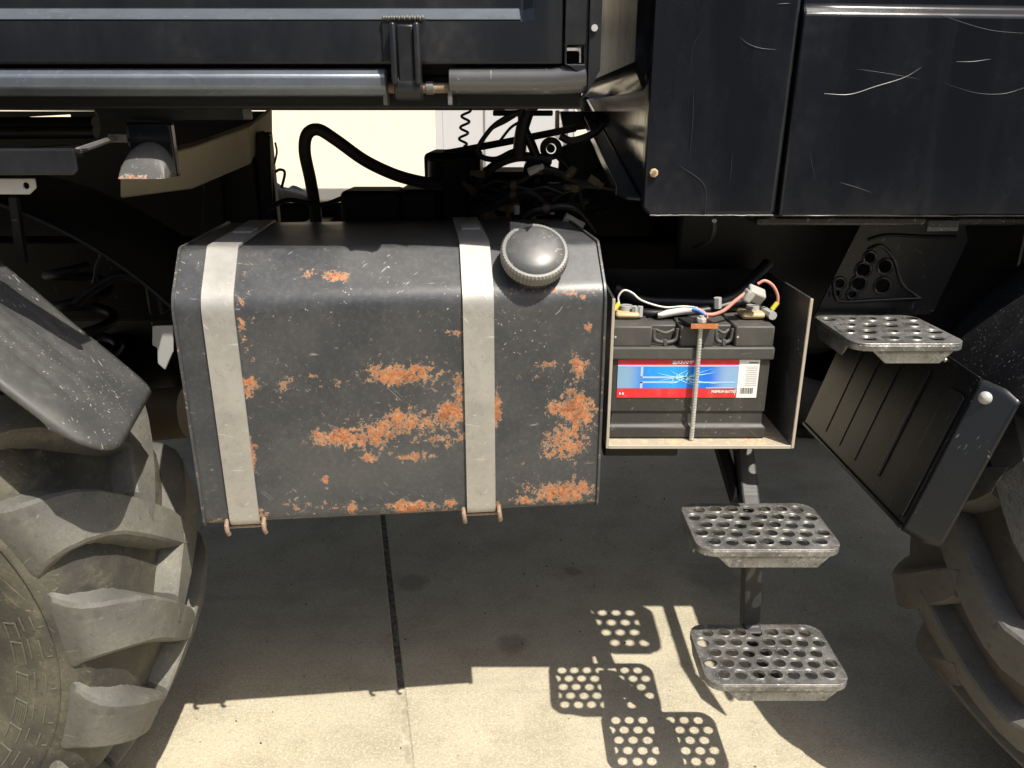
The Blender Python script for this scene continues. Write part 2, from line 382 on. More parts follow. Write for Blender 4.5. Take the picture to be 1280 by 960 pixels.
def rrect(x0, y0, x1, y1, r, n=5):
    return arc((x1 - r, y1 - r), r, 0, 90, n) + arc((x0 + r, y1 - r), r, 90, 180, n) + arc((x0 + r, y0 + r), r, 180, 270, n) + arc((x1 - r, y0 + r), r, 270, 360, n)

# ------------------------------------------------------------------ the ground
def ground_pt(px, py):
    d = ray(px, py); return Vector((0, 0, CAM_Z)) + d * (-CAM_Z / d.z)
mb = MB(); mb.add([(-400, -400, -.012), (400, -400, -.012), (400, 400, -.012), (-400, 400, -.012)], [(0, 1, 2, 3)])
ground = tag(mb.build('ground', 'concrete', None, 0, origin=(0, 0, 0)), 'pale worn concrete yard under the truck', None, None, 'structure')
j0, j1 = ground_pt(479, 650), ground_pt(512, 960)
jd = (j1 - j0).normalized(); jn = Vector((-jd.y, jd.x, 0))        # the joint runs slightly askew to the truck
if jn.x < 0: jn = -jn
if jd.y > 0: jd = -jd
JW = .007; bay = 2.6; ln = 4.6
jc = j0
for i in (-2, -1, 0, 1):
    for k in (-1, 0, 1):
        u0, u1 = i * bay + JW, (i + 1) * bay - JW
        w0, w1 = -1.9 + k * ln + .006, -1.9 + (k + 1) * ln - .006
        pts = [jc + jn * u - jd * w for u, w in ((u0, w0), (u1, w0), (u1, w1), (u0, w1))]
        for p in pts: p.z = -.05
        o = MB().prism(pts, (0, 0, .05)).build('concrete_slab', 'concrete', ground, 0, .006, 2, origin=(0, 0, 0))
for i in (-1, 0, 1):
    for (w0, w1, mt) in ((-4.0, -.80, 'joint_lit'), (-.80, 10, 'joint_shaded')):  # one seal, coloured pale in sun and dark from the shade edge on
        mb = MB(); n = 60
        for k in range(n):
            pass
        pts = [jc + jn * (i * bay + s * (JW + .002)) - jd * w for s, w in ((-1, w0), (1, w0), (1, w1), (-1, w1))]
        for p in pts: p.z = -.02
        MB().prism(pts, (0, 0, .0175)).build('joint_seal', mt, ground, 0, origin=(0, 0, 0))

# ------------------------------------------------------------------ building across the yard
WY = 12.3
bld = empty('building', (0, WY, 0), 'cream plastered building with dark plinth and grey door behind the truck', 'building')
MB().box((-16, WY, .17), (-1.16, WY + 6, 5.2)).build('wall', 'plaster_cream', bld, 0)
MB().box((.95, WY, .17), (16, WY + 6, 5.2)).build('wall', 'plaster_cream', bld, 0)
MB().box((-1.16, WY, 2.6), (.95, WY + 6, 5.2)).build('wall', 'plaster_cream', bld, 0)
MB().box((-16, WY - .03, -.01), (-1.16, WY + 6, .168)).build('plinth', 'plinth_grey', bld, 0, .01)
MB().box((.95, WY - .03, -.01), (16, WY + 6, .168)).build('plinth', 'plinth_grey', bld, 0, .01)
door = MB().box((-1.06, WY + .10, .02), (.85, WY + .16, 2.5)).build('door', 'grey_door', bld, 0, .004)
for xx in (-.42, .22): MB().box((xx - .01, WY + .085, .05), (xx + .01, WY + .10, 2.48)).build('door_seam', 'plinth_grey', door, 0)
MB().box((.70, WY + .05, 1.0), (.78, WY + .10, 1.15)).build('handle', 'zinc', door, 0, .01)
fr = MB().box((-1.158, WY + .02, -.01), (-1.062, WY + .2, 2.597)).box((.852, WY + .02, -.01), (.948, WY + .2, 2.597)).box((-1.06, WY + .02, 2.503), (.85, WY + .2, 2.597)).build('door_frame', 'grey_door', bld, 0, .004)
MB().box((-16.3, WY - .5, 5.202), (16.3, WY + 6.4, 5.4)).build('roof', 'plinth_grey', bld, 0, .02)
MB().box((-1.16, WY + .3, -.01), (.95, WY + 6, 2.598)).build('inner_wall', 'plinth_grey', bld, 0)

# ------------------------------------------------------------------ the truck
truck = empty('truck', (-.3, 2.15, 0), 'black utility truck with rusty fuel tank and open battery box, seen from its side', 'truck')
YC = 2.15

# wheels -----------------------------------------------------------
TR, RI = .515, .474            # radius over the lugs, radius of the tread floor
TW = .40
def wheel_profile():           # (y from outer sidewall, r) outer side first; y=0 is the bulge of the outer sidewall
    return [(.045, .270), (.030, .285), (.012, .33), (.003, .36), (.0, .378), (.003, .388), (-.001, .391), (-.001, .397), (.004, .402), (.010, .430), (.026, .452), (.05, .466), (.09, RI), (.20, RI + .003), (.31, RI), (.35, .466), (.374, .452), (.388, .436), (.396, .42), (.40, .395), (.398, .36), (.388, .32), (.37, .285), (.355, .270)]
def lug_mesh(side, mat):
    """one tread lug: starts at the tread centre, sweeps to the shoulder and folds down onto the sidewall"""
    # stations: y, outer radius, lag angle, half width, outward normal (y, r)
    st = [(.245, TR, -.340, .024, 0, 1), (.225, TR, -.308, .032, 0, 1), (.17, TR, -.218, .035, 0, 1), (.12, TR - .001, -.138, .036, 0, 1), (.080, TR - .004, -.076, .037, .15, .98), (.048, TR - .011, -.036, .038, .4, .9),
          (.022, TR - .026, -.010, .040, .7, .7), (.005, TR - .046, .004, .043, .9, .45), (-.003, TR - .066, .010, .048, .98, .2), (-.003, TR - .086, .013, .056, 1, 0), (.000, TR - .104, .016, .068, 1, 0), (.006, TR - .118, .018, .076, 1, 0)]
    vs = []; fs = []
    for k, (y, ro, lag, hw, ny, nr) in enumerate(st):
        for (d, dw) in ((.050, -1.28), (.016, -1.12), (.004, -1.0), (0, -.86), (0, .86), (.004, 1.0), (.016, 1.12), (.050, 1.28)):
            if k >= 10: d *= .55
            a = lag + dw * hw * 1.16 / TR; yy = y + ny * d; r = ro - nr * d
            Y = yy if side > 0 else TW - yy
            vs.append((r * math.cos(a), Y, r * math.sin(a)))
    n = 8; m = len(st)
    for k in range(m - 1):
        for j in range(n):
            fs.append((k * n + j, k * n + (j + 1) % n, (k + 1) * n + (j + 1) % n, (k + 1) * n + j))
    fs += [tuple(range(n)), tuple((m - 1) * n + j for j in range(n))[::-1]]
    return MB().add(vs, fs)
NL = 16
def make_wheel(cx, y0, cz, out, phase, mats, label):
    """out=+1: the outer sidewall faces -Y (near side)"""
    hub = MB()
    yy = lambda y: y0 + y if out > 0 else y0 + TW - y
    prof = [(.10, .0), (.10, .06), (.09, .075), (.09, .11), (.13, .13), (.14, .20), (.10, .235), (.05, .262), (.035, .275), (.035, .283), (.06, .283), (.06, .262), (.34, .255), (.36, .283)]
    c = Vector((cx, 0, cz))
    hub.lathe([(yy(a) - 0, r) for a, r in prof], c, (0, 1, 0), 40)
    w = hub.build('wheel', 'frame_black', truck, 40); 
    if label: w['label'] = label
    tp = [(yy(a), r) for a, r in wheel_profile()]
    t = MB().lathe(tp, c, (0, 1, 0), 96).build('tyre', mats[0], w, 50)
    for k in range(8):
        a = k * math.pi / 4
        p = c + Vector((math.cos(a) * .085, yy(.09), math.sin(a) * .085))
        MB().tube([p, p - Vector((0, .02 * out, 0))], .012, 6).build('wheel_nut', 'zinc', w, 30)
    protos = []
    for side in (1, -1):
        s2 = side * out
        me = None
        for k in range(NL):
            a = 2 * math.pi * (k + (0 if side > 0 else .5)) / NL + phase
            if me is None:
                o = lug_mesh(s2, mats[1]).build('tread_lug', mats[1], w, 24, 0, 2, origin=(0, 0, 0)); me = o.data
            else:
                o = bpy.data.objects.new('tread_lug', me); C.objects.link(o)
                o.parent = w; o.matrix_parent_inverse = Matrix.Translation(-ORI[w.name])
            o.location = (cx, y0, cz); o.rotation_euler = (0, -a, 0)
    return w
RW = (-1.085, .925, .490); FW = (1.275, 1.05, .490)
rw = make_wheel(*RW, 1, R(4), ('tyre_rubber', 'tread_rubber'), 'dusty rear wheel with chunky field tread, nearest the camera')
fw = make_wheel(*FW, 1, R(9), ('tyre_front', 'tread_front'), 'front wheel behind the ribbed mud flap')
make_wheel(RW[0], 2 * YC - .90 - TW, RW[2], -1, R(2), ('tyre_rubber', 'tread_rubber'), None)
make_wheel(FW[0], 2 * YC - 1.03 - TW, FW[2], -1, R(6), ('tyre_front', 'tread_front'), None)
# moulded marks on the rear sidewall
def mark(r0, r1, a0, a1, h=.003, n=6):
    vs = []; fs = []
    def sy(r):
        P = sorted(((rr, y) for y, rr in wheel_profile()[:8]), key=lambda t: t[0])
        for (ra, ya), (rb, yb) in zip(P, P[1:]):
            if ra <= r <= rb: return ya + (yb - ya) * (r - ra) / max(rb - ra, 1e-6)
        return 0
    for i in range(n + 1):
        a = R(a0 + (a1 - a0) * i / n)
        for r, dy in ((r0, .004), (r0, -h), (r1, -h), (r1, .004)):
            vs.append((RW[0] + r * math.cos(a), RW[1] + sy(r) + dy, RW[2] + r * math.sin(a)))
    for i in range(n):
        for j in range(4): fs.append((i * 4 + j, i * 4 + (j + 1) % 4, i * 4 + 4 + (j + 1) % 4, i * 4 + 4 + j))
    fs += [(0, 1, 2, 3), (n * 4 + 3, n * 4 + 2, n * 4 + 1, n * 4)]
    MB().add(vs, fs).build('sidewall_mark', 'sidewall_ring', rw, 0)
for k_, a in enumerate((-40, -31, -24, -14, -5, 3)):
    w_ = (6, 5, 7, 6, 7, 5)[k_]
    mark(.318, .320, a, a + w_, .0016); mark(.338, .340, a + .6, a + w_ + .5, .0016); mark(.318, .340, a + w_, a + w_ + .4, .0016, 1)
    mark(.350, .352, a + 3, a + 3 + w_ * .8, .0014); mark(.368, .370, a + 3.3, a + 3 + w_ * .8, .0014)
    mark(.377, .384, a + 4, a + 4.25, .0014, 1)
    if k_ in (2, 3):
        for q in range(5): mark(.321 + .0035 * q, .3222 + .0035 * q, a + 1, a + w_ - 1, .001, 3)
rw.rotation_euler.z = .07; fw.rotation_euler.z = .12
# chassis, axles, spring, gearbox (in the dark under the body) ------
rail = MB()
for y in (1.72, 2.50):
    rail.box((-2.3, y, .80), (2.0, y + .08, .985))
chassis = rail.build('chassis', 'frame_black', truck, 35, .006)
for x in (-1.7, -.62, .05, .8, 1.6):
    MB().box((x, 1.80, .84), (x + .07, 2.50, .95)).build('crossmember', 'frame_black', chassis, 35, .005)
for x in (RW[0], FW[0]):
    ax = MB().tube([(x, 1.12, .490), (x, 1.3, .490), (x, 1.85, .51), (x, 2.0, .53), (x, 2.3, .53), (x, 2.45, .51), (x, 3.0, .490), (x, 3.18, .490)], [.10, .085, .085, .15, .15, .085, .085, .10], 18).build('axle', 'engine_black', truck, 50)
    for y in (1.62, 2.62):
        pts = [Vector((x + (.16 if x < 0 else -.16) + .055 * math.cos(t), y + .055 * math.sin(t), .56 + .40 * t / (2 * math.pi * 6))) for t in [i * .35 for i in range(int(2 * math.pi * 6 / .35))]]
        MB().tube(pts, .011, 7).build('coil_spring', 'engine_black', ax, 60)
MB().tube([(-1.0, 2.15, .56), (-.35, 2.15, .70)], .055, 12).build('drive_shaft', 'engine_black', truck, 50)
MB().tube([at(150, 522, 1.52), at(236, 515, 1.52)], .055, 20).build('air_reservoir', 'cast_brown', truck, 50)
MB().lathe([(0, 0), (0, .09), (.02, .11), (.30, .11), (.33, .15), (.36, .15), (.36, .12), (.7, .12), (.72, 0)], (-.36, 2.12, .80), (1, 0, 0), 24).build('gearbox', 'engine_black', truck, 40, .004)
MB().box((.35, 1.86, .72), (1.5, 2.44, 1.08)).build('engine_block', 'engine_black', truck, 35, .02)

# fuel tank ----------------------------------------------------------
YAW = -.107
ex = Vector((math.cos(YAW), -math.sin(YAW), 0)); ey = Vector((math.sin(YAW), math.cos(YAW), 0)); 
ex = Vector((math.cos(.107), math.sin(.107), 0)); ey = Vector((-math.sin(.107), math.cos(.107), 0))
def tank_hit(px, py):                                      # where a view ray meets the tank's front plane
    d = ray(px, py); n = ey; o = Vector((0, 0, CAM_Z)); q = Vector((.1445, 1.185, 0))
    return o + d * ((q - o).dot(n) / d.dot(n))
pR, pL = tank_hit(757, 372), tank_hit(214, 370)
T0 = Vector((pL.x, pL.y, 0)); TL = (Vector((pR.x, pR.y, 0)) - T0).length
ZB, ZF, ZT, DT = .612, .985, 1.054, .40
def tank_pt(x, y, z): return T0 + ex * x + ey * y + Vector((0, 0, z))
def tank_prof(off=0., dense=True):
    """front bottom -> fold -> slant -> top -> back, offset outwards; (y,z)"""
    def fil(p, a, b, r, n):
        p, a, b = Vector(p), Vector(a), Vector(b); u = (a - p).normalized(); v = (b - p).normalized()
        ang = u.angle(v); t = r / math.tan(ang / 2); c = p + (u + v).normalized() * (r / math.sin(ang / 2))
        s0 = p + u * t - c; s1 = p + v * t - c; w = s0.angle(s1); out = []
        for i in range(n + 1):
            f = i / n; q = (s0 * math.sin((1 - f) * w) + s1 * math.sin(f * w)) / math.sin(w); out.append(c + q)
        return out
    Pts = [(0, ZB), (0, ZF), (.072, ZT), (DT, ZT), (DT, ZB)]
    pr = fil((0, ZB), (DT, ZB), (0, ZF), .012, 4) + fil(Pts[1], Pts[0], Pts[2], .05, 8) + fil(Pts[2], Pts[1], Pts[3], .012, 4) + fil(Pts[3], Pts[2], Pts[4], .02, 4) + fil(Pts[4], Pts[3], Pts[0], .02, 4)
    if off:
        n = len(pr); q = []
        for i in range(n):
            t = (pr[(i + 1) % n] - pr[i - 1]).normalized(); q.append(pr[i] + Vector((-t.y, t.x)) * off)
        pr = q
    if dense:
        out = []; n = len(pr)
        for i in range(n):
            a, b = pr[i], pr[(i + 1) % n]; k = max(1, int((b - a).length / .0055)) if (a.x < .2 and b.x < .2) else max(1, int((b - a).length / .05))
            out += [a.lerp(b, j / k) for j in range(k)]
        pr = out
    return pr
RUST = [(495, 468, 46, 13, 1), (525, 462, 14, 8, 1), (425, 547, 40, 13, 1), (470, 540, 26, 18, 1), (510, 527, 34, 17, 1), (565, 517, 20, 15, 1), (310, 482, 15, 13, 1), (311, 572, 9, 24, 1), (357, 478, 9, 12, .8), (392, 470, 9, 5, .8), (421, 346, 17, 8, 1), (383, 341, 12, 6, .7), (722, 455, 11, 14, 1),
        (720, 510, 20, 27, 1.05), (694, 511, 10, 9, .9), (707, 553, 26, 22, 1), (684, 568, 10, 7, .9), (700, 615, 44, 13, .95), (655, 625, 20, 6, .95), (515, 634, 32, 7, .95), (440, 635, 9, 9, .9), (407, 599, 6, 6, .95), (563, 631, 11, 8, .95), (620, 513, 6, 22, 1), (462, 573, 12, 5, .9), (520, 571, 22, 5, .9),
        (735, 408, 6, 7, 1), (688, 457, 22, 6, .75), (566, 416, 16, 5, .8), (574, 492, 8, 30, .8), (322, 644, 12, 10, .9), (301, 380, 6, 10, .6), (400, 632, 60, 8, .55), (620, 636, 8, 9, 1), (480, 652, 250, 5, .6), (680, 366, 70, 7, .5), (735, 520, 12, 90, .3), (535, 545, 60, 12, .6), (400, 478, 60, 14, .45), (310, 430, 9, 120, .25),
        (520, 468, 60, 20, .5), (470, 545, 80, 26, .5), (710, 530, 30, 60, .25), (302, 405, 6, 10, .6), (690, 470, 60, 20, .35)]
def rust_at(p):
    loc = p - T0
    if ey.dot(loc) > .12: return .35 * noise.noise(p * 9)
    x, y = pix(p); s = 0
    for cx, cy, rx, ry, k in RUST:
        q = ((x - cx) / rx) ** 2 + ((y - cy) / ry) ** 2
        if q < 5: s = max(s, k * math.exp(-.55 * q * (.5 + q * .5)))
    return s
pr = tank_prof(); nx_ = 150; vs = []; fs = []; m = len(pr)
# the left and right ends are drawn in slightly, as a folded sheet
def end_in(i): return 0
for i in range(nx_ + 1):
    for y, z in pr:
        w = .0016 * noise.noise(Vector((i / nx_ * 3, y * 4, z * 5)))
        vs.append(tank_pt(TL * i / nx_, y + w, z + w * .4))
for i in range(nx_):
    for j in range(m): fs.append((i * m + j, i * m + (j + 1) % m, (i + 1) * m + (j + 1) % m, (i + 1) * m + j))
fs += [tuple(range(m)), tuple(nx_ * m + j for j in range(m))[::-1]]
tank = MB().add(vs, fs).build('fuel_tank', 'tank_paint', truck, 40, attr={'rust': rust_at})
tank['label'] = 'black fuel tank with flaking orange rust and two steel straps'
for xe in (0, TL):                                          # seam rims of the end plates
    o = tank_prof(.004, False); i_ = tank_prof(-.004, False)
    MB().prism([tank_pt(xe - .002, y, z) for y, z in o], ex * .004, [[tank_pt(xe - .002, y, z) for y, z in i_]]).build('end_seam', 'tank_paint', tank, 40, .001, attr={'rust': lambda p: .25})
def strap_at(px0, px1):
    x0 = (tank_hit(px0, 370) - T0).dot(ex); x1 = (tank_hit(px1, 370) - T0).dot(ex)
    o = tank_prof(.0055, False); i_ = tank_prof(.0015, False)
    return MB().prism([tank_pt(x0, y, z) for y, z in o], ex * (x1 - x0), [[tank_pt(x0, y, z) for y, z in i_]]).build('strap', 'strap_steel', tank, 40, .0007, 1), x0, x1
for a, b in ((250, 291), (578, 617)):
    st_, x0, x1 = strap_at(a, b)
    for xx in (x0 - .006, x1 + .006):                       # bent hook bolts under the strap
        MB().tube(catmull([tank_pt(xx, .012, ZB + .012), tank_pt(xx, -.004, ZB + .004), tank_pt(xx + .001, -.009, ZB - .006), tank_pt(xx + .002, -.005, ZB - .015)], 5), .0040, 8).build('hook_bolt', 'pin_rust', st_, 50)
    MB().box((0, 0, 0), (1, 1, 1)).v
    xm = (x0 + x1) / 2
    MB().prism([tank_pt(x0 - .008, .002, ZB - .004), tank_pt(x1 + .008, .002, ZB - .004), tank_pt(x1 + .008, .03, ZB - .004), tank_pt(x0 - .008, .03, ZB - .004)], (0, 0, -.004)).build('strap_foot', 'pin_rust', st_, 0)
    MB().prism([tank_pt(x0 + .010, .20, ZT + .0058), tank_pt(x1 - .006, .20, ZT + .0058), tank_pt(x1 - .006, .245, ZT + .0058), tank_pt(x0 + .010, .245, ZT + .0058)], (0, 0, .003)).build('strap_clip', 'zinc', st_, 0)
# filler cap on the slanted shoulder
sn = (ey * -(ZT - ZF) + Vector((0, 0, .072))).normalized()
slope = (ey * .072 + Vector((0, 0, ZT - ZF))).normalized()
d = ray(669, 312); pc = tank_pt(0, .036, (ZF + ZT) / 2) 
cq = Vector((0, 0, CAM_Z)) + d * ((pc + sn * .042 - Vector((0, 0, CAM_Z))).dot(sn) / d.dot(sn))
cbase = cq - sn * .042
neck = MB().lathe([(-.02, .045), (.026, .043), (.026, .0)], cbase, sn, 40).build('filler_neck', 'tank_paint', tank, 40)
CR = .0525
capb = MB(); n = 112; prof = [(.018, CR - .004), (.019, CR - .001), (.037, CR), (.041, CR - .0025), (.0415, CR - .006), (.040, CR - .0075)]
u = ex; w = sn.cross(u); vs = []; fs = []
for h, r in prof:
    for j in range(n):
        a = 2 * math.pi * j / n; rr = r + (.0011 if (j // 1) % 2 else -.0003) * (1 if r > CR - .006 else 0)
        vs.append(cbase + sn * h + (u * math.cos(a) + w * math.sin(a)) * rr)
for i in range(len(prof) - 1):
    for j in range(n): fs.append((i * n + j, i * n + (j + 1) % n, (i + 1) * n + (j + 1) % n, (i + 1) * n + j))
capo = capb.add(vs, fs).build('filler_cap', 'cap_rim', tank, 20)
MB().lathe([(.0395, CR - .0065), (.0435, CR - .010), (.047, CR - .020), (.0495, CR - .034), (.050, 0.0005)], cbase, sn, 64).build('cap_top', 'cap_metal', capo, 60)
# pale bracket sticking out of the tank's rear end
MB().prism([at(190, 408, 1.3), at(216, 407, 1.3), at(216, 440, 1.3), at(206, 463, 1.3), at(197, 455, 1.3), at(196, 435, 1.3), at(190, 432, 1.3)], (0, .006, 0)).build('tank_bracket', 'zinc', tank, 0, .002)

# battery box ----------------------------------------------------------
BX0, BX1, BY0, BY1, BZ0, BZ1 = .160, .479, 1.20, 1.45, .714, .974
th = .004
edge = lambda f: (lambda p: min(1, .95 * max(0, 1 - (p.y - BY0) / .006) + .5 * max(0, 1 - (p.z - BZ0) / .03) + .25 * noise.noise(p * 30)))
def fine_box(a, b, nx, ny, nz):                            # a thin box with enough vertices for its wear
    bm = bmesh.new(); bmesh.ops.create_cube(bm, size=1)
    me = MB(); a = Vector(a); b = Vector(b)
    for v in bm.verts: v.co = Vector((a.x + (v.co.x + .5) * (b.x - a.x), a.y + (v.co.y + .5) * (b.y - a.y), a.z + (v.co.z + .5) * (b.z - a.z)))
    for axis, k in ((0, nx), (1, ny), (2, nz)):
        for i in range(1, k):
            co = Vector(a); co[axis] = a[axis] + (b[axis] - a[axis]) * i / k; no = Vector(); no[axis] = 1
            bmesh.ops.bisect_plane(bm, geom=bm.verts[:] + bm.edges[:] + bm.faces[:], plane_co=co, plane_no=no)
    bm.verts.index_update(); me.add([v.co.copy() for v in bm.verts], [tuple(v.index for v in f.verts) for f in bm.faces]); bm.free(); return me
box_floor = fine_box((BX0, BY0, BZ0), (BX1, BY1, BZ0 + th), 20, 16, 1).build('battery_box', 'floor_worn', truck, 0)
box_floor['label'] = 'open battery tray with worn rusty edges'
for x in (BX0, BX1 - th):
    w_ = fine_box((x, BY0, BZ0 + th), (x + th, BY1, BZ1), 1, 60, 30).build('box_side', 'box_paint', box_floor, 0, attr={'rust': edge(0)})
MB().box((BX0 + th, BY1 - th, BZ0 + th), (BX1 - th, BY1, BZ1 + .0)).build('box_back', 'frame_black', box_floor, 0)
for x in (BX0 - .0006, BX1 - th - .0006):
    MB().box((x, BY0 - .0022, BZ0), (x + th + .0012, BY0 - .0002, BZ1)).build('worn_or_lit_edge', 'edge_rust', box_floor, 0, .0008, 1)
MB().box((BX0 + .004, BY0 - .0024, BZ0 - .0005), (BX1 - .005, BY0 - .0002, BZ0 + th + .002)).build('worn_or_lit_edge', 'edge_rust', box_floor, 0, .0008, 1)
MB().box((BX0 + .0, BY0 + .03, BZ0 - .03), (BX0 + .13, BY0 + .18, BZ0 - .001)).build('box_bracket', 'frame_black', box_floor, 35, .004)
MB().box((BX1 - .12, BY0 + .06, BZ0 - .014), (BX1 - .02, BY1 + .1, BZ0 - .001)).build('box_bracket', 'frame_black', box_floor, 35, .004)

# battery: a thing of its own that sits in the tray
bat = empty('battery', (.30, 1.32, BZ0 + th), 'dark grey car battery with red and blue label in the tray', 'battery')
X0, X1, Y0, Y1 = .166, .439, 1.236, 1.41
ZL, Zl2, Zt = .862, .884, .919
case = MB()
n0 = BZ0 + th + .001
prof = [(0, n0), (-.006, n0 + .001), (-.006, n0 + .020), (.0, n0 + .026), (.001, n0 + .046), (-.002, n0 + .05), (-.002, ZL)]
def ring(o, z): return [(X0 + o + .004, Y0 + o, z), (X1 - o - .006, Y0 + o, z), (X1 - o - .006, Y1 - o, z), (X0 + o + .004, Y1 - o, z)]
vs = [p for o, z in prof for p in ring(o, z)]; fs = [(i * 4 + j, i * 4 + (j + 1) % 4, i * 4 + 4 + (j + 1) % 4, i * 4 + 4 + j) for i in range(len(prof) - 1) for j in range(4)] + [(3, 2, 1, 0)]
case.add(vs, fs + [tuple((len(prof) - 1) * 4 + j for j in range(4))]); co_ = case.build('case', 'battery_case', bat, 30, .002)
MB().box((X0 + .05, Y0 + .0, n0 + .027), (X0 + .062, Y0 + .0035, n0 + .034)).build('case_notch', 'battery_case', co_, 0)
lid = MB().box((X0, Y0 - .008, ZL), (X1, Y1 + .004, Zl2)).build('lid', 'battery_lid', bat, 30, .003)
def hp(px, py, y): return at(px, py, y)
xr0, xr1 = at(815, 410, Y0 + .004).x, at(850, 410, Y0 + .004).x
xr2, xr3 = at(893, 410, Y0 + .004).x, at(919, 410, Y0 + .004).x
for a, b in ((X0 + .002, xr0), (xr1, xr2), (xr3, X1 - .002)):
    MB().box((a, Y0 - .002, Zl2 - .001), (b, Y1, Zt)).build('lid_block', 'battery_lid', lid, 30, .003)
for a, b in ((xr0, xr1), (xr2, xr3)):                      # recessed carrying-handle pockets with clips
    MB().box((a, Y0 + .024, Zl2 - .001), (b, Y1, Zt - .004)).build('lid_block', 'battery_lid', lid, 30, .003)
    xm = (a + b) / 2
    MB().tube(catmull([(a + .003, Y0 + .006, Zt - .006), (a + .006, Y0 + .006, Zl2 + .010), (xm, Y0 + .003, Zl2 + .006), (b - .006, Y0 + .006, Zl2 + .010), (b - .003, Y0 + .006, Zt - .006)], 5), .0035, 8).build('handle', 'battery_lid', lid, 50)
    MB().tube(catmull([(a + .008, Y0 + .014, Zt - .010), (xm, Y0 + .008, Zt - .014), (b - .008, Y0 + .014, Zt - .010)], 5), .003, 8).build('handle', 'battery_lid', lid, 50)
    MB().box((xm - .003, Y0 - .001, Zl2), (xm + .003, Y0 + .004, Zl2 + .012)).build('clip', 'battery_lid', lid, 30, .001)
LYf = Y0 - .0026
lx0, lz1 = at(773, 446, LYf).x, at(773, 446, LYf).z; lx1 = at(951, 443, LYf).x; lz0 = at(771, 497, LYf).z
lw = lx1 - lx0; lh = lz1 - lz0; xs_ = lx0 + lw * .855
lab = MB().box((lx0, LYf - .0004, lz0), (xs_, LYf + .0002, lz1)).build('label', 'label_red', bat, 0)
lab['label'] = 'red battery label with blue lightning picture'
def sticker(name, mat, fx0, fx1, fz0, fz1, parent, lay, W_=None):
    base, wd = (lx0, xs_ - lx0) if W_ is None else W_
    return MB().box((base + wd * fx0, LYf - .0004 - .0003 * lay, lz0 + lh * fz0), (base + wd * fx1, LYf - .0002, lz0 + lh * fz1)).build(name, mat, parent, 0)
sticker('picture', 'label_picture', .0, 1, .235, .79, lab, 1)
for a, b, c_, d_ in ((0, 1, .765, .80), (.19, .21, .50, .77), (.19, .55, .485, .525), (.19, .21, .235, .40), (.19, .5, .365, .405), (.60, .98, .365, .395), (.74, .97, .235, .255)):
    sticker('picture_line', 'label_line', a, b, c_, d_, lab, 2)
rs = random.Random(5)
for ang, ln_, wd_ in ((12, .052, 1), (35, .03, .7), (64, .018, .8), (118, .018, .6), (150, .03, .8), (168, .05, .7), (-14, .06, 1), (-38, .028, .8), (-70, .016, .7), (-115, .016, .6), (-150, .028, .7), (-170, .045, .6), (24, .05, .5), (-25, .05, .6)):
    c0 = Vector((lx0 + (xs_ - lx0) * (.47 if ang % 2 else .56), LYf - .0012, lz0 + lh * .50)); d0 = Vector((math.cos(R(ang)), 0, math.sin(R(ang)) * .8)); p0 = Vector((-d0.z, 0, d0.x))
    lim = lh * .25 / max(abs(d0.z), .05); L_ = min(ln_, lim)
    mid = c0 + d0 * L_ * .5 + p0 * rs.uniform(-.0022, .0022)
    MB().prism([c0 - p0 * .0011 * wd_, mid - p0 * .0006 * wd_, c0 + d0 * L_, mid + p0 * .0006 * wd_, c0 + p0 * .0011 * wd_], (0, .0004, 0)).build('picture_flash', 'label_flash', lab, 0)
whl = MB().box((xs_ + .0003, LYf - .0004, lz0), (lx1, LYf + .0002, lz1)).build('data_label', 'label_white', bat, 0)
WW = (xs_, lx1 - xs_)
for k in range(11):
    f0 = .35 + .12 * random.random()
    sticker('print_line', 'print_grey', f0, .93, .30 + k * .045, .318 + k * .045, whl, 1, WW)
sticker('print_line', 'print_black', .48, .93, .845, .87, whl, 1, WW); sticker('print_line', 'print_grey', .70, .93, .92, .935, whl, 1, WW)
xx = .18
while xx < .80:
    bw = random.choice((.018, .03, .045)); sticker('barcode_bar', 'print_black', xx, xx + bw, .10, .245, whl, 1, WW); xx += bw + random.choice((.022, .035))
def text(txt, loc, size, mat, parent, name, sx=1.):
    cu = bpy.data.curves.new(name, 'FONT'); cu.body = txt; cu.size = size; cu.extrude = .0001; cu.offset = .0002; cu.resolution_u = 2
    to = bpy.data.objects.new(name, cu); C.objects.link(to); dg = bpy.context.evaluated_depsgraph_get()
    me = bpy.data.meshes.new_from_object(to.evaluated_get(dg)); bpy.data.objects.remove(to)
    me.transform(Matrix.Rotation(R(90), 4, 'X') @ Matrix.Scale(sx, 4, (1, 0, 0))); me.materials.clear(); me.materials.append(MATS[mat])
    o = bpy.data.objects.new(name, me); C.objects.link(o); return place(o, Vector(loc), parent)
fw_ = xs_ - lx0
text('KRAMP', (lx0 + fw_ * .487, LYf - .0013, lz0 + lh * .842), .0075, 'label_white', lab, 'label_text', 1.15)
text('PREMIUM BATTERY', (lx0 + fw_ * .79, LYf - .0009, lz0 + lh * .125), .0062, 'label_white', lab, 'label_text', .86)
sticker('logo_mark', 'label_white', .450, .462, .825, .91, lab, 4); sticker('logo_mark', 'label_white', .466, .478, .825, .91, lab, 4)
for z_ in (.838, .862, .886): sticker('logo_mark', 'label_white', .452, .482, z_, z_ + .012, lab, 4)
sticker('label_rule', 'label_white', .985, .989, .07, .225, lab, 2)
for f in (.02, .045): sticker('recycling_mark', 'label_white', f, f + .012, .08, .13, lab, 2)
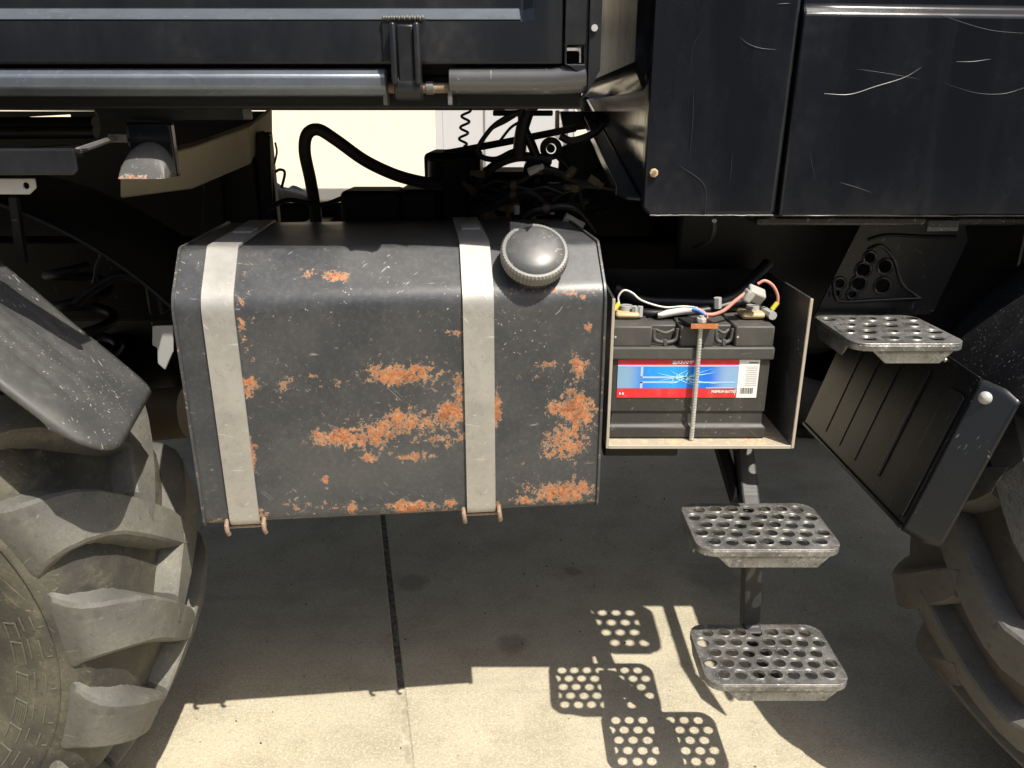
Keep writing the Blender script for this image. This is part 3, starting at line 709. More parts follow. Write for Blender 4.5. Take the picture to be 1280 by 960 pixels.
# terminals and clamps
def terminal(px, py, y, px2, name):
    p = at(px, py, y); q = at(px2, py, y)
    MB().lathe([(0, .0), (0, .011), (-.03, .012)], (p.x, p.y, Zt + .02), (0, 0, 1), 20).build('terminal_post', 'zinc', bat, 40)
terminal(782, 395, 1.30, 800, 'l'); terminal(940, 393, 1.30, 960, 'r')

def batt_part(name, mat, a, b, bev=.002): return MB().box(a, b).build(name, mat, truck, 30, bev)
p = at(784, 394, 1.29); batt_part('cable_clamp', 'brass', (p.x - .021, 1.275, Zt + .0015), (p.x + .020, 1.315, Zt + .012), .005)
for dx in (.012, .020): MB().tube([(p.x + dx, 1.285, Zt + .004), (p.x + dx, 1.285, Zt + .022)], .006, 6).build('clamp_bolt', 'zinc', truck, 30)
p = at(942, 391, 1.29); batt_part('cable_clamp', 'brass', (p.x - .024, 1.272, Zt + .0015), (p.x + .016, 1.312, Zt + .013), .005)
MB().tube([(p.x + .024, 1.262, Zt + .011), (p.x + .020, 1.30, Zt + .011)], .0075, 8).build('clamp_bolt', 'zinc', truck, 30)
MB().tube([at(897, 385, 1.31), at(897, 372, 1.31)], .007, 6).build('clamp_bolt', 'zinc', truck, 30)
wire('battery_cable', 'rubber_black', [at(782, 388, 1.33), at(810, 392, 1.31), at(850, 392, 1.31), at(890, 387, 1.32), at(925, 378, 1.33), at(945, 384, 1.31), at(948, 392, 1.30)], .009, truck)
wire('cable_sleeve', 'wire_white', [at(822, 394, 1.295), at(845, 390, 1.295), at(868, 387, 1.29)], .0065, truck)
wire('battery_cable', 'rubber_black', [at(768, 360, 1.38), at(800, 375, 1.38), at(850, 378, 1.37), at(900, 378, 1.36), at(930, 362, 1.38), at(960, 330, 1.42)], .012, truck)
wire('signal_wire', 'wire_white', [at(774, 381, 1.29), at(773, 371, 1.29), at(780, 363, 1.29), at(790, 366, 1.29), at(803, 376, 1.285), at(830, 384, 1.28), at(855, 383, 1.275), at(872, 385, 1.27)], .0017, truck)
wire('wire_splice', 'wire_blue', [at(865, 386, 1.268), at(873, 388, 1.265), at(881, 393, 1.262)], .0042, truck)
wire('signal_wire', 'wire_red', [at(870, 385, 1.265), at(878, 388, 1.262), at(884, 395, 1.26), at(883, 401, 1.258)], .0016, truck)
wire('signal_wire', 'wire_red', [at(880, 393, 1.262), at(892, 393, 1.262), at(905, 388, 1.262), at(918, 377, 1.265), at(931, 367, 1.27)], .0033, truck)
fq = at(944, 368, 1.27)
MB().box((fq.x - .015, fq.y - .012, fq.z - .010), (fq.x + .015, fq.y + .012, fq.z + .010), Matrix.Rotation(R(22), 3, 'Y') @ Matrix.Rotation(R(25), 3, 'X')).build('fuse_holder', 'fuse_grey', truck, 30, .003)
MB().box((fq.x - .020, fq.y - .014, fq.z - .012), (fq.x - .006, fq.y + .010, fq.z + .008), Matrix.Rotation(R(30), 3, 'Y')).build('fuse_holder', 'fuse_grey', truck, 30, .003)
wire('signal_wire', 'wire_red', [at(947, 355, 1.28), at(956, 351, 1.28), at(966, 357, 1.28), at(972, 369, 1.28), at(972, 380, 1.28)], .0026, truck)
MB().tube([at(972, 378, 1.28), at(965, 387, 1.28)], .0042, 10).build('wire_terminal', 'crimp_yellow', truck, 40)
MB().tube([at(774, 379, 1.288), at(768, 387, 1.286)], .0042, 10).build('wire_terminal', 'crimp_yellow', truck, 40)
# hold-down: plate, threaded rod, nut
pl = [at(847, 399, 1.262), at(882, 398, 1.262), at(897, 411, 1.214), at(863, 414, 1.214)]
zp = Zt + .003
pl = [Vector((q.x, q.y, zp)) for q in pl]
clamp = MB().prism(pl, (0, 0, .0055)).build('clamp_plate', 'frame_black', truck, 0, .0008, 1)
MB().box((pl[3].x, pl[3].y - .0022, zp - .001), (pl[2].x, pl[3].y - .0002, zp + .007)).build('plate_edge', 'rust_orange', clamp, 0)
rx_ = at(876, 412, 1.222).x; ry_ = 1.2235
nth = 90; path = [Vector((rx_, ry_, BZ0 + th + .001 + (Zt + .016 - BZ0) * i / nth)) for i in range(nth + 1)]
MB().tube(path, [.0042 if i % 2 else .0037 for i in range(nth + 1)], 10).build('threaded_rod', 'rod_zinc', clamp, 20)
MB().tube([(rx_, ry_, zp + .0062), (rx_, ry_, zp + .0145)], .0085, 6).build('clamp_nut', 'zinc', clamp, 30, .001)

# boarding steps -----------------------------------------------------
def step_plate(cx, yback, z, wd, dp, pitch, rowp, rows, hr, parent=None, apron=.030, name='boarding_step', trapezoid=True, tilt=0., mat='step_steel', nfirst=7, skew=0.):
    x0, x1 = cx - wd / 2, cx + wd / 2; yf = yback - dp
    out = rrect(x0, yf, x1, yback, .028, 5)
    holes = []; cs = []
    for r in range(rows):
        k = nfirst if r % 2 == 0 else nfirst + 1
        for i in range(k):
            hx = cx + (i - (k - 1) / 2) * pitch; hy = yback - (dp - rowp * (rows - 1)) / 2 - r * rowp
            inn = all(abs(hx + s - cx) < wd / 2 - .002 for s in (-hr, hr))
            if not inn: continue
            cs.append((hx, hy)); holes.append([(hx + hr * math.cos(a), hy + hr * math.sin(a), z) for a in [2 * math.pi * j / 16 for j in range(16)]])
    mb = MB().prism([(x, y, z) for x, y in out], (0, 0, -.0035), holes)
    for i, (hx, hy) in enumerate(cs):                       # pressed collars round the holes
        up = 1 if (i * 5 + i // 7) % 3 else -1
        if up > 0: mb.lathe([(-.001, hr + .0030), (.0016, hr + .0016), (.0024, hr + .0006), (.0014, hr), (-.0034, hr)], (hx, hy, z), (0, 0, 1), 16)
        else: mb.lathe([(.0004, hr + .0030), (-.0012, hr + .0008), (-.0030, hr - .0004), (-.0042, hr - .0004), (-.0040, hr + .001)], (hx, hy, z), (0, 0, 1), 16)
    # folded rim and the deeper apron at the front
    n = len(out); rim = .010
    loop = [Vector((x, y, z)) for x, y in out]; inner = [Vector((cx + (p.x - cx) * (1 - .007 / (wd / 2)), (yback + yf) / 2 + (p.y - (yback + yf) / 2) * (1 - .007 / (dp / 2)), z)) for p in loop]
    mb.prism([p + Vector((0, 0, -.0034)) for p in loop], (0, 0, -rim), [[p + Vector((0, 0, -.0034)) for p in inner]])
    o = mb.build(name, mat, parent or truck, 30, .0018, 2)
    ap = [(x0 + .03, yf + .002, z - .012), (x1 - .02, yf + .002, z - .012), (x1 - .040, yf + .003, z - apron), (x0 + .055, yf + .003, z - apron)]
    MB().prism(ap, (0, .004, 0)).build('step_apron', mat, o, 0, .0015)
    ap = [(x0 + .002, yf + .03, z - .012), (x0 + .002, yback - .02, z - .012), (x0 + .003, yback - .04, z - apron), (x0 + .003, yf + .05, z - apron)]
    MB().prism(ap, (.004, 0, 0)).build('step_apron', mat, o, 0, .0015)
    return o
up_ = step_plate(.432, 1.277, .568, .244, .163, .0300, .0283, 5, .0108, apron=.036)
lo_ = step_plate(.452, 1.216, .345, .244, .163, .0300, .0283, 5, .0108, apron=.036)
up_['label'] = 'upper perforated steel boarding step'; lo_['label'] = 'lower perforated steel boarding step'
ax_ = at(925, 590, 1.30).x
sarm = MB().tube([(.456, 1.455, .712), (.457, 1.42, .66), (.447, 1.30, .565), (.445, 1.27, .545)], .0235, 4, ang=math.pi / 4).build('step_arm', 'arm_steel', truck, 0, .004)
bxm = at(939, 740, 1.222).x
MB().tube([(bxm - .003, 1.242, .562), (bxm - .001, 1.232, .46), (bxm + .004, 1.222, .345), (bxm + .004, 1.20, .330)], .0225, 4, ang=math.pi / 4).build('step_arm', 'arm_steel', truck, 0, .004)
MB().box((.420, 1.135, .519), (.460, 1.262, .548)).build('step_brace', 'arm_steel', up_, 0, .004)
MB().box((.432, 1.075, .296), (.470, 1.204, .325)).build('step_brace', 'arm_steel', lo_, 0, .004)
MB().tube([(.425, 1.47, .70), (.418, 1.40, .62), (.43, 1.31, .555)], .015, 8).build('step_arm', 'frame_black', truck, 40)

# cab ------------------------------------------------------------------
CY = 1.27
cab_prof = [(.196, 1.30), (.196, 2.45), (1.35, 2.50), (1.62, 1.80), (2.25, 1.70), (2.32, 1.15), (1.9, 1.15), (1.6, 1.32), (.95, 1.32), (.80, 1.125), (.4, 1.125)]
cab = MB().prism([(x, CY + .03, z) for x, z in cab_prof], (0, 2 * (YC - CY) - .06, 0)).build('cab', 'cab_black', truck, 25, .03, 3)
cab['label'] = 'glossy black cab with scratched door and rear corner panel'
cx0 = at(803, 270, CY).x; cx1 = at(969, 270, CY).x; cz0 = at(900, 271, CY).z
panel = MB().prism([(x, CY, z) for x, z in [(cx0, 2.2), (cx0, cz0 + .012), (cx0 + .012, cz0), (cx1, cz0), (cx1 + .004, cz0 + .25), (cx1 + .02, 2.2)]], (0, .03, 0)).build('corner_panel', 'cab_black', cab, 35, .009, 4)
dx0 = cx1 + .0055
zc_ = at(1100, 4, CY).z
dprof = [(0, cz0 + .001), (0, zc_ - .014), (.012, zc_ - .002), (.013, 1.62), (0, 1.66), (0, 1.9)]
vs = []; fs = []
nxd = 12
for i in range(nxd + 1):
    f = i / nxd; x = dx0 + f * .86
    for (dy, z) in dprof: vs.append((x + (z - cz0) * (.0155 if i == 0 else 0), CY + dy - .001, z - (.010 * f if 1.3 < z < 1.5 else 0)))
    for (dy, z) in reversed(dprof): vs.append((x + (z - cz0) * (.0155 if i == 0 else 0), CY + .035, z))
m = len(dprof) * 2
for i in range(nxd):
    for j in range(m): fs.append((i * m + j, i * m + (j + 1) % m, (i + 1) * m + (j + 1) % m, (i + 1) * m + j))
fs += [tuple(range(m)), tuple(nxd * m + j for j in range(m))[::-1]]
dr = MB().add(vs, fs).build('door', 'cab_black', cab, 25, .004, 3)
MB().box((dx0 + .05, CY + .012, 1.92), (dx0 + .80, CY + .02, 2.36)).build('door_window', 'glass_dark', cab, 0, .004)
MB().box((dx0 + .10, CY - .03, 1.70), (dx0 + .22, CY - .004, 1.73)).build('door_handle', 'plastic_black', dr, 35, .006)
# rear wall with its slanting lower flange
rwpoly = [(CY + .018, cz0 + .03), (CY + .018, 2.42), (3.02, 2.42), (3.02, 1.31), (2.36, 1.30)]
rear = MB().prism([(cx0 + .001, y, z) for y, z in rwpoly], (.012, 0, 0)).build('rear_wall', 'cab_rear_black', cab, 0, .002)
a_, b_ = Vector((cx0 - .001, CY + .010, cz0 + .02)), Vector((cx0 - .001, 2.36, 1.292))
dv = (b_ - a_).normalized(); nv = Vector((0, -dv.z, dv.y))
MB().prism([a_ + dv * .012, b_, b_ + Vector((-.034, 0, 0)), a_ + dv * .05 + Vector((-.034, 0, 0)), a_ + dv * .02 + Vector((-.022, 0, 0))], nv * .006).build('wall_flange', 'cab_black', rear, 0, .002)
MB().prism([a_ + Vector((-.034, 0, 0)) + dv * .05, b_ + Vector((-.034, 0, 0)), b_ + Vector((-.034, 0, 0)) + nv * .018, a_ + Vector((-.034, 0, 0)) + nv * .018 + dv * .05], (-.003, 0, 0)).build('wall_flange', 'cab_black', rear, 0, .001)
q0, q1 = at(780, 0, 1.42), at(806, 94, 1.25)
MB().tube([(cx0 - .002, 1.65, 1.50), (cx0 - .002, 1.345, 1.343)], .0022, 6).build('wall_seam', 'tube_worn', rear, 0)
f_ = at(817, 216, CY)
MB().tube([(f_.x, CY - .0005, f_.z), (f_.x, CY - .005, f_.z)], .0072, 7).build('panel_screw', 'brass', panel, 20, .001)
MB().tube([(f_.x, CY - .004, f_.z), (f_.x, CY - .008, f_.z)], .0035, 6).build('panel_screw', 'pin_rust', panel, 20)
for xa_, xb_, par_ in ((cx0 + .012, cx1 - .003, panel), (dx0 + .006, dx0 + .85, dr)):
    pts_ = [Vector((xa_ + (xb_ - xa_) * i / 30, CY + .0010, cz0 + .0022 + .0006 * noise.noise(Vector((i * .7, xa_, 0))))) for i in range(31)]
    MB().tube(pts_, [.0009 + .0007 * (noise.noise(Vector((i * .9, 3, xa_))) + .4) for i in range(31)], 6).build('worn_or_lit_edge', 'tube_worn', par_, 60)  # pale strip painting the lit rim along the lower panel edge
# long scratch grooves of bright metal on the door and panel
def gouge(pts, r, par, mt='tube_worn', y=CY):
    P_ = []
    for k_, (px, py) in enumerate(pts):
        q = at(px, py, y - .0012); P_.append(q)
    mb_ = MB().tube(catmull(P_, 6), [r * (.25 + .75 * math.sin(math.pi * min(1, max(0, i / (len(pts) * 6 - 6))))) for i in range(len(pts) * 6 - 5)], 5)
    return mb_.build('scratch_mark', mt, par, 60)
paint('scratch_grey', (.035, .037, .042), .4, .3, (.07, .07, .07), 0, 0, 41.0)
gouge([(1030, 117), (1062, 118), (1095, 108), (1130, 97), (1152, 84)], .0007, dr)
for pts_, r_ in (([(1195, 77), (1215, 77), (1238, 74)], .0004), ([(1180, 104), (1220, 116), (1255, 117), (1285, 108)], .00022), ([(1160, 12), (1200, 27), (1240, 38), (1285, 42)], .0003), ([(1030, 8), (1042, 13), (1052, 17)], .0003), ([(1070, 86), (1110, 92), (1150, 99)], .0002), ([(1012, 188), (1016, 210), (1020, 225)], .00025), ([(1050, 228), (1070, 234), (1090, 241)], .0003)):
    gouge(pts_, r_, dr, 'scratch_grey')
for pts_, r_ in (([(924, 45), (934, 54), (950, 60), (970, 62)], .00028), ([(867, 106), (866, 150), (862, 200)], .00025), ([(916, 188), (914, 210), (912, 228)], .00022), ([(848, 206), (880, 231), (882, 268)], .00028), ([(880, 35), (866, 60), (864, 95)], .0002), ([(972, 5), (988, 4)], .0003)):
    gouge(pts_, r_, panel, 'scratch_grey')
# things below the cab floor: sill strip, inner panel with hole triangle, cab step
zi = at(1100, 276, 1.18).z
ipts = [(1078, 277), (1205, 277), (1210, 300), (1168, 388), (1160, 393), (1017, 398)]
inner = MB()
ih = []
tri = [(1087, 322, 7.5), (1106, 333, 9), (1079, 337, 9.5), (1073, 354, 9.5), (1103, 357, 10), (1049, 354, 7), (1065, 367, 6), (1044, 366, 6), (1092, 318, 5), (1125, 344, 0)]
for (hx, hy, hr_) in tri:
    if hr_: ih.append([at(hx + hr_ * .95 * math.cos(a), hy + hr_ * .9 * math.sin(a), 1.385) for a in [2 * math.pi * j / 14 for j in range(14)]])
inn = MB().prism([at(px, py, 1.385) for px, py in ipts], (0, .004, 0), ih[:8]).build('step_panel', 'flap_black', cab, 0, .0008)
for h_ in ih[:8]:
    c_ = sum(h_, Vector()) / 14
    r_ = (h_[0] - c_).length
    MB().lathe([(-.001, r_ + .004), (-.003, r_ + .002), (-.002, r_ - .0008), (.008, r_ - .001)], (c_.x, 1.385, c_.z), (0, 1, 0), 16).build('hole_collar', 'flap_black', inn, 40)
wire('panel_rib', 'flap_black', [at(1042, 352, 1.383), at(1045, 372, 1.383), at(1056, 377, 1.383), at(1100, 375, 1.383), at(1150, 373, 1.383)], .0035, inn)
wire('panel_rib', 'flap_black', [at(1150, 373, 1.383), at(1128, 355, 1.383), at(1118, 325, 1.383), at(1102, 307, 1.383), at(1085, 312, 1.383)], .0028, inn)
wire('panel_rib', 'flap_black', [at(1085, 300, 1.383), at(1110, 294, 1.383), at(1160, 296, 1.383), at(1195, 296, 1.383)], .003, inn)
bx('sill_strip', 'plastic_black', (at(945, 275, 1.29).x, 1.285, at(1000, 282, 1.285).z), (at(1280, 275, 1.29).x + .2, 1.36, cz0 - .002), cab, .004)
MB().box((at(1160, 276, 1.28).x, 1.279, at(1160, 290, 1.28).z), (at(1200, 276, 1.28).x, 1.286, at(1160, 275, 1.28).z)).build('sill_clip', 'plastic_black', cab, 30, .002)
cst = step_plate(.634, 1.357, .908, .183, .187, .0365, .0410, 4, .0118, truck, .034, 'cab_step', nfirst=5)
cst['label'] = 'small perforated step under the cab door'
MB().box((.68, 1.22, .86), (.715, 1.35, .892)).build('step_bracket', 'frame_black', cst, 30, .004)
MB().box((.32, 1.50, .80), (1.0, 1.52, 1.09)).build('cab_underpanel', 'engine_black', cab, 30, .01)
wire('fuel_line', 'rubber_black', [at(893, 276, 1.22), at(892, 290, 1.24), at(885, 302, 1.28), at(868, 310, 1.35)], .004, cab)

# fenders ---------------------------------------------------------------
def arch(name, mat, c, r, a0, a1, y0, y1, n, label, ribs=(), lip=.02, sign=1, round_=.05):
    """curved sheet round a wheel; angle measured from the side that faces the tank"""
    def pt(a, y, rr): return Vector((c[0] + sign * rr * math.cos(R(a)), y, c[2] + rr * math.sin(R(a))))
    ny = 24; vs = []; fs = []
    for i in range(n + 1):
        a = a0 + (a1 - a0) * i / n
        ln_ = (a - a0) * math.pi / 180 * r
        for j in range(ny + 1):
            y = y0 + (y1 - y0) * j / ny
            d_ = (y - y0); rr = r
            for (f0, f1, h) in ribs:
                f = j / ny
                if f0 <= f <= f1: rr += h * min(1, (i / n) * 9)
            yy = y
            if ln_ < round_ and d_ < round_:                # rounded bottom corner
                need = round_ - math.sqrt(max(0, round_ ** 2 - (round_ - ln_) ** 2)); yy = max(y, y0 + need)
            vs.append(pt(a, yy, rr))
    k = ny + 1
    for i in range(n):
        for j in range(ny): fs.append((i * k + j, i * k + j + 1, (i + 1) * k + j + 1, (i + 1) * k + j))
    o = MB().add(vs, fs).build(name, mat, truck, 45)
    m_ = o.modifiers.new('thick', 'SOLIDIFY'); m_.thickness = .005; m_.offset = 0
    o['label'] = label
    bm_ = o.modifiers.new('bevel', 'BEVEL'); bm_.width = .001; bm_.segments = 1; bm_.limit_method = 'ANGLE'; bm_.angle_limit = R(50)
    lp = []
    for i in range(n + 1):
        a = a0 + (a1 - a0) * i / n; ln_ = (a - a0) * math.pi / 180 * r
        need = round_ - math.sqrt(max(0, round_ ** 2 - (round_ - min(ln_, round_)) ** 2)) if ln_ < round_ else 0
        lp.append(pt(a, y0 + need, r - .004))
    if lip: MB().tube(lp, .006, 8).build('fender_lip', mat, o, 50)
    return o
def fender_plank():
    """flat mudguard end: a straight sheet sloping down towards the tank, rounded at its near bottom corner"""
    na, nb = at(0, 472, .90), at(112, 560, .90); fa, fb = at(0, 326, 1.14), at(190, 483, 1.14)
    ln = lambda a, b, x: a + (b - a) * ((x - a.x) / (b.x - a.x))
    vs = []; fs = []; ni, nj = 60, 30; x_lo = -.94; rad = .075
    nrm = (nb - na).cross(fb - na).normalized(); nrm = nrm if nrm.z > 0 else -nrm
    grooves = ((.30, .03, -.004), (.46, .02, .003), (.62, .03, -.004), (.80, .02, .003))
    for i_ in range(ni + 1):
        for j_ in range(nj + 1):
            f = j_ / nj
            x_end = -.515 + (-.562 + .515) * f
            dn = f * .24
            if dn < rad: x_end -= (rad - math.sqrt(max(0, rad ** 2 - (rad - dn) ** 2))) * .8
            x = x_lo + (x_end - x_lo) * i_ / ni
            p = ln(na, nb, x).lerp(ln(fa, fb, x), f)
            h = sum(k * math.exp(-((f - c_) / w_) ** 2) for c_, w_, k in grooves) * min(1, max(0, (x_end - x - .05) / .03))
            h += -.010 * math.exp(-(dn / .008)) - .006 * math.exp(-((x_end - x) / .008)) + .002 * noise.noise(p * 12)
            vs.append(p + nrm * h)
    k = nj + 1
    for i_ in range(ni):
        for j_ in range(nj): fs.append((i_ * k + j_, i_ * k + j_ + 1, (i_ + 1) * k + j_ + 1, (i_ + 1) * k + j_))
    o = MB().add(vs, fs).build('rear_fender', 'fender_grey', truck, 50)
    m_ = o.modifiers.new('thick', 'SOLIDIFY'); m_.thickness = .006; m_.offset = -1
    o['label'] = 'dusty grey rear fender end sloping over the rear wheel'
fender_plank()
arch('rear_fender', 'engine_black', RW, .660, 24, 150, 1.31, 1.60, 60, 'dark inner fender', sign=1, round_=.01, lip=0)
arch('front_fender', 'plastic_black', (1.39, 0, .50), .66, 27, 150, 1.04, 1.42, 60, 'scuffed black plastic front fender', sign=-1, round_=.04)
# ribbed mud flap behind the front wheel
bn, tn = at(1160, 686, 1.10), at(1265, 493, 1.10)
u_ = (tn - bn); ulen = u_.length; u_.normalize()
nrm_ = Vector((-u_.z, 0, u_.x)); 
if nrm_.x > 0: nrm_ = -nrm_
fd = .52
def fp(s, t, h=0): return bn + u_ * (s * ulen) + Vector((0, t * fd, 0)) + nrm_ * (h + .016)
out2 = [fp(.0, .100), fp(.0, 1), fp(1.06, 1), fp(1.03, .30), fp(1.008, .100)]
flap = MB().prism(out2, nrm_ * .004).build('mud_flap', 'flap_black', truck, 0, .0015)
flap['label'] = 'black ribbed mud flap hanging below the cab step'
vs = []; fs = []; nb_ = 10; ns_ = 20
for i_ in range(ns_ + 1):
    for j_ in range(nb_ + 1):
        f = j_ / nb_; t_ = .100 * (1 - f); e = .035 * max(0, f - .6) / .4
        s_ = -.0 + e + (1.008 - 2 * e) * i_ / ns_
        vs.append(fp(s_, t_, .004 - .040 * f))
for i_ in range(ns_):
    for j_ in range(nb_): fs.append((i_ * (nb_ + 1) + j_, i_ * (nb_ + 1) + j_ + 1, (i_ + 1) * (nb_ + 1) + j_ + 1, (i_ + 1) * (nb_ + 1) + j_))
lipo = MB().add(vs, fs).build('flap_edge', 'flap_black', flap, 12)
m_ = lipo.modifiers.new('thick', 'SOLIDIFY'); m_.thickness = .004; m_.offset = -1
for t0_, t1_, s0_, s1_ in ((.122, .215, .05, .88), (.34, .355, .14, .90), (.52, .526, .10, .98), (.66, .666, .10, .98), (.80, .806, .10, .98)):
    wdt = t1_ - t0_
    pts_ = [fp(s0_, t0_ + wdt * .2, .004), fp(s0_ + .02, t0_, .004), fp(s1_ - .02, t0_, .004), fp(s1_, t0_ + wdt * .2, .004), fp(s1_, t1_ - wdt * .2, .004), fp(s1_ - .02, t1_, .004), fp(s0_ + .02, t1_, .004), fp(s0_, t1_ - wdt * .2, .004)]
    MB().prism(pts_, nrm_ * (.006 if wdt > .1 else .003 if wdt > .01 else .0016)).build('flap_rib', 'flap_black', flap, 25, .0035 if wdt > .01 else .0006, 3)
MB().prism([fp(0, .103, .002), fp(0, 1, .002), fp(.03, 1, .002), fp(.03, .103, .002)], nrm_ * .006).build('flap_hem', 'flap_black', flap, 0, .002)
MB().lathe([(.012, 0), (.011, .006), (.006, .010), (0, .011)], fp(.92, .07, -.008), (nrm_ + Vector((0, -.6, 0))).normalized(), 20).build('flap_bolt', 'zinc', flap, 50)
MB().lathe([(.004, 0), (.003, .003), (0, .004)], fp(1.0, .30, .004), nrm_, 12).build('flap_bolt', 'zinc', flap, 50)

# bed -------------------------------------------------------------------
bed = MB().box((-2.6, 1.172, 1.300), (.095, 2 * YC - 1.172, 1.335)).build('bed', 'frame_black', truck, 0, .004)
bed['label'] = 'black flatbed with hinged sideboard and round hinge tube'
xe_ = at(704, 60, 1.125).x; xr_ = at(664, 15, 1.125).x
sz = lambda y: at(500, y, 1.125).z
z0, z1, z2 = sz(80), sz(25.5), sz(9)
bprof = [(1.125, z0), (1.125, z1), (1.143, z2), (1.143, 1.56), (1.125, 1.58), (1.125, 1.72), (1.165, 1.72), (1.165, z0)]
bpl = [(1.125, z0), (1.125, z1), (1.1255, z2), (1.1255, 1.56), (1.125, 1.58), (1.125, 1.72), (1.165, 1.72), (1.165, z0)]
vs = []; fs = []
st_ = [(-2.58, bpl), (-2.5, bpl), (-2.48, bprof), (xr_ - .012, bprof), (xr_ + .004, bpl), (xe_, bpl)]
for x, pf in st_: vs += [(x, y, z) for y, z in pf]
m = 8
for i in range(len(st_) - 1):
    for j in range(m): fs.append((i * m + j, i * m + (j + 1) % m, (i + 1) * m + (j + 1) % m, (i + 1) * m + j))
fs += [tuple(range(m)), tuple((len(st_) - 1) * m + j for j in range(m))[::-1]]
gy0, gy1 = Vector((0, 1.1246, z1 + .0008)), Vector((0, 1.1424, z2 - .0006))
_n = Vector((0, -(gy1.z - gy0.z), gy1.y - gy0.y)).normalized() * .0012
MB().prism([Vector((-2.47, 0, 0)) + gy0, Vector((xr_ - .014, 0, 0)) + gy0, Vector((xr_ - .016, 0, 0)) + gy1, Vector((-2.47, 0, 0)) + gy1], _n).build('sideboard_sheen', 'tube_black', bed, 0)  # paler strip over the chamfer, its sky and sun sheen put into the colour
sideb = MB().add(vs, fs).build('sideboard', 'bed_black', bed, 25, .0025)
MB().box((-2.58, 2 * YC - 1.165, z0), (.1, 2 * YC - 1.125, 1.72)).build('sideboard', 'bed_black', bed, 0, .003)
MB().box((.06, 1.17, z0 + .05), (.10, 2 * YC - 1.17, 1.95)).build('headboard', 'bed_black', bed, 0, .003)
MB().box((-2.58, 1.17, z0), (-2.54, 2 * YC - 1.17, 1.72)).build('tailboard', 'bed_black', bed, 0, .003)
YT = 1.140
zt_ = at(300, 103, YT).z
xa, xb = at(485, 100, YT).x, at(562, 100, YT).x; xc = at(733, 100, YT).x
lt = MB().tube([(-2.58, YT, zt_), (xa, YT, zt_)], .0195, 8, ang=math.pi / 8).build('hinge_tube', 'tube_black', bed, 30, .003)
zt2 = at(650, 101, YT).z
MB().tube([(xb, YT, zt2), (xb + .02, YT, zt2), (xc - .05, YT, zt2), (xc - .015, YT - .002, zt2 + .003), (xc, YT - .003, zt2 + .004)], [.0175, .0175, .018, .0195, .020], 24).build('hinge_tube', 'tube_steel', bed, 40, .001)
MB().tube([(xa - .03, YT + .004, at(540, 110, YT).z), (xb + .03, YT + .004, at(540, 110, YT).z)], .0068, 16).build('hinge_pin', 'pin_rust', bed, 50)
MB().tube([(xa + .052, YT + .004, at(540, 110, YT).z), (xa + .062, YT + .004, at(540, 110, YT).z)], .0088, 16).build('hinge_pin', 'tube_worn', bed, 50)
hx0, hx1 = at(478, 50, 1.12).x, at(532, 50, 1.12).x
MB().box((hx0, 1.1205, z0 + .002), (hx1, 1.1245, sz(23))).build('hinge_plate', 'bed_black', bed, 0, .0015)
lx_0, lx_1 = at(489, 70, 1.11).x, at(526, 70, 1.11).x
hz0, hz1 = at(505, 126, 1.11).z, at(505, 24, 1.11).z
hl = MB().box((lx_0, 1.100, hz0 + .02), (lx_0 + .008, 1.1203, hz1 - .004)).box((lx_1 - .008, 1.100, hz0 + .02), (lx_1, 1.1203, hz1 - .004)).box((lx_0 + .0082, 1.107, hz0 + .01), (lx_1 - .0082, 1.1203, hz1 - .006)).build('hinge_loop', 'bed_black', bed, 30, .003)
MB().tube([((lx_0 + lx_1) / 2 - .018, YT - .014, zt_ - .006), ((lx_0 + lx_1) / 2 + .018, YT - .014, zt_ - .006)], .020, 20).build('hinge_loop', 'bed_black', bed, 40, .002)
weld = MB()
for k in range(16):
    x = hx0 + .003 + (hx1 - hx0 - .006) * k / 15
    weld.lathe([(-.003, .0), (-.001, .0032), (.001, .0032), (.003, 0)], (x, 1.1205, sz(23) + .0005 * math.sin(k * 3)), (1, 0, 0), 6)
weld.build('weld_bead', 'tube_worn', bed, 60)
for px in (483, 563):
    c_ = at(px, 123, YT); MB().box((c_.x - .003, YT - .01, c_.z - .009), (c_.x + .003, YT + .01, c_.z + .012)).build('hinge_tab', 'tube_worn', bed, 0, .001)
xp0, xp1, xp2 = at(705, 60, 1.12).x, at(735, 60, 1.12).x, at(751, 60, 1.12).x
zpb = at(735, 118, 1.12).z
hz_ = [at(708, 56, 1.12), at(730, 56, 1.12), at(730, 80, 1.12), at(708, 80, 1.12)]
MB().prism([(xp0 + .001, 1.12, z0 - .0), (xp1, 1.12, z0 - .02), (xp1, 1.12, 1.80), (xp0 + .001, 1.12, 1.80)], (0, .05, 0), [[(max(q.x, xp0 + .004), 1.12, q.z) for q in hz_]]).build('corner_post', 'bed_black', bed, 0, .003)
MB().prism([(xp1 + .0005, 1.115, zpb), (xp2 - .022, 1.115, zpb - .004), (xp2, 1.115, zpb + .03), (xp2, 1.115, 1.80), (xp1 + .0005, 1.115, 1.80)], (0, .055, 0)).build('corner_post', 'bed_black', bed, 0, .004)
f_ = at(743, 35, 1.114); MB().tube([(f_.x, 1.1155, f_.z), (f_.x, 1.111, f_.z)], .0045, 8).build('post_screw', 'zinc', bed, 30)
MB().box((-2.58, 1.158, 1.258), (.098, 1.215, 1.2985)).build('bed_beam', 'engine_black', bed, 0, .003)
MB().box((-2.58, 2 * YC - 1.215, 1.266), (.098, 2 * YC - 1.158, 1.2985)).build('bed_beam', 'engine_black', bed, 0, .003)
for x in (-2.2, -1.45, -.02):
    MB().box((x, 1.22, 1.262), (x + .06, 2 * YC - 1.22, 1.299)).build('bed_bearer', 'frame_black', bed, 0, .003)
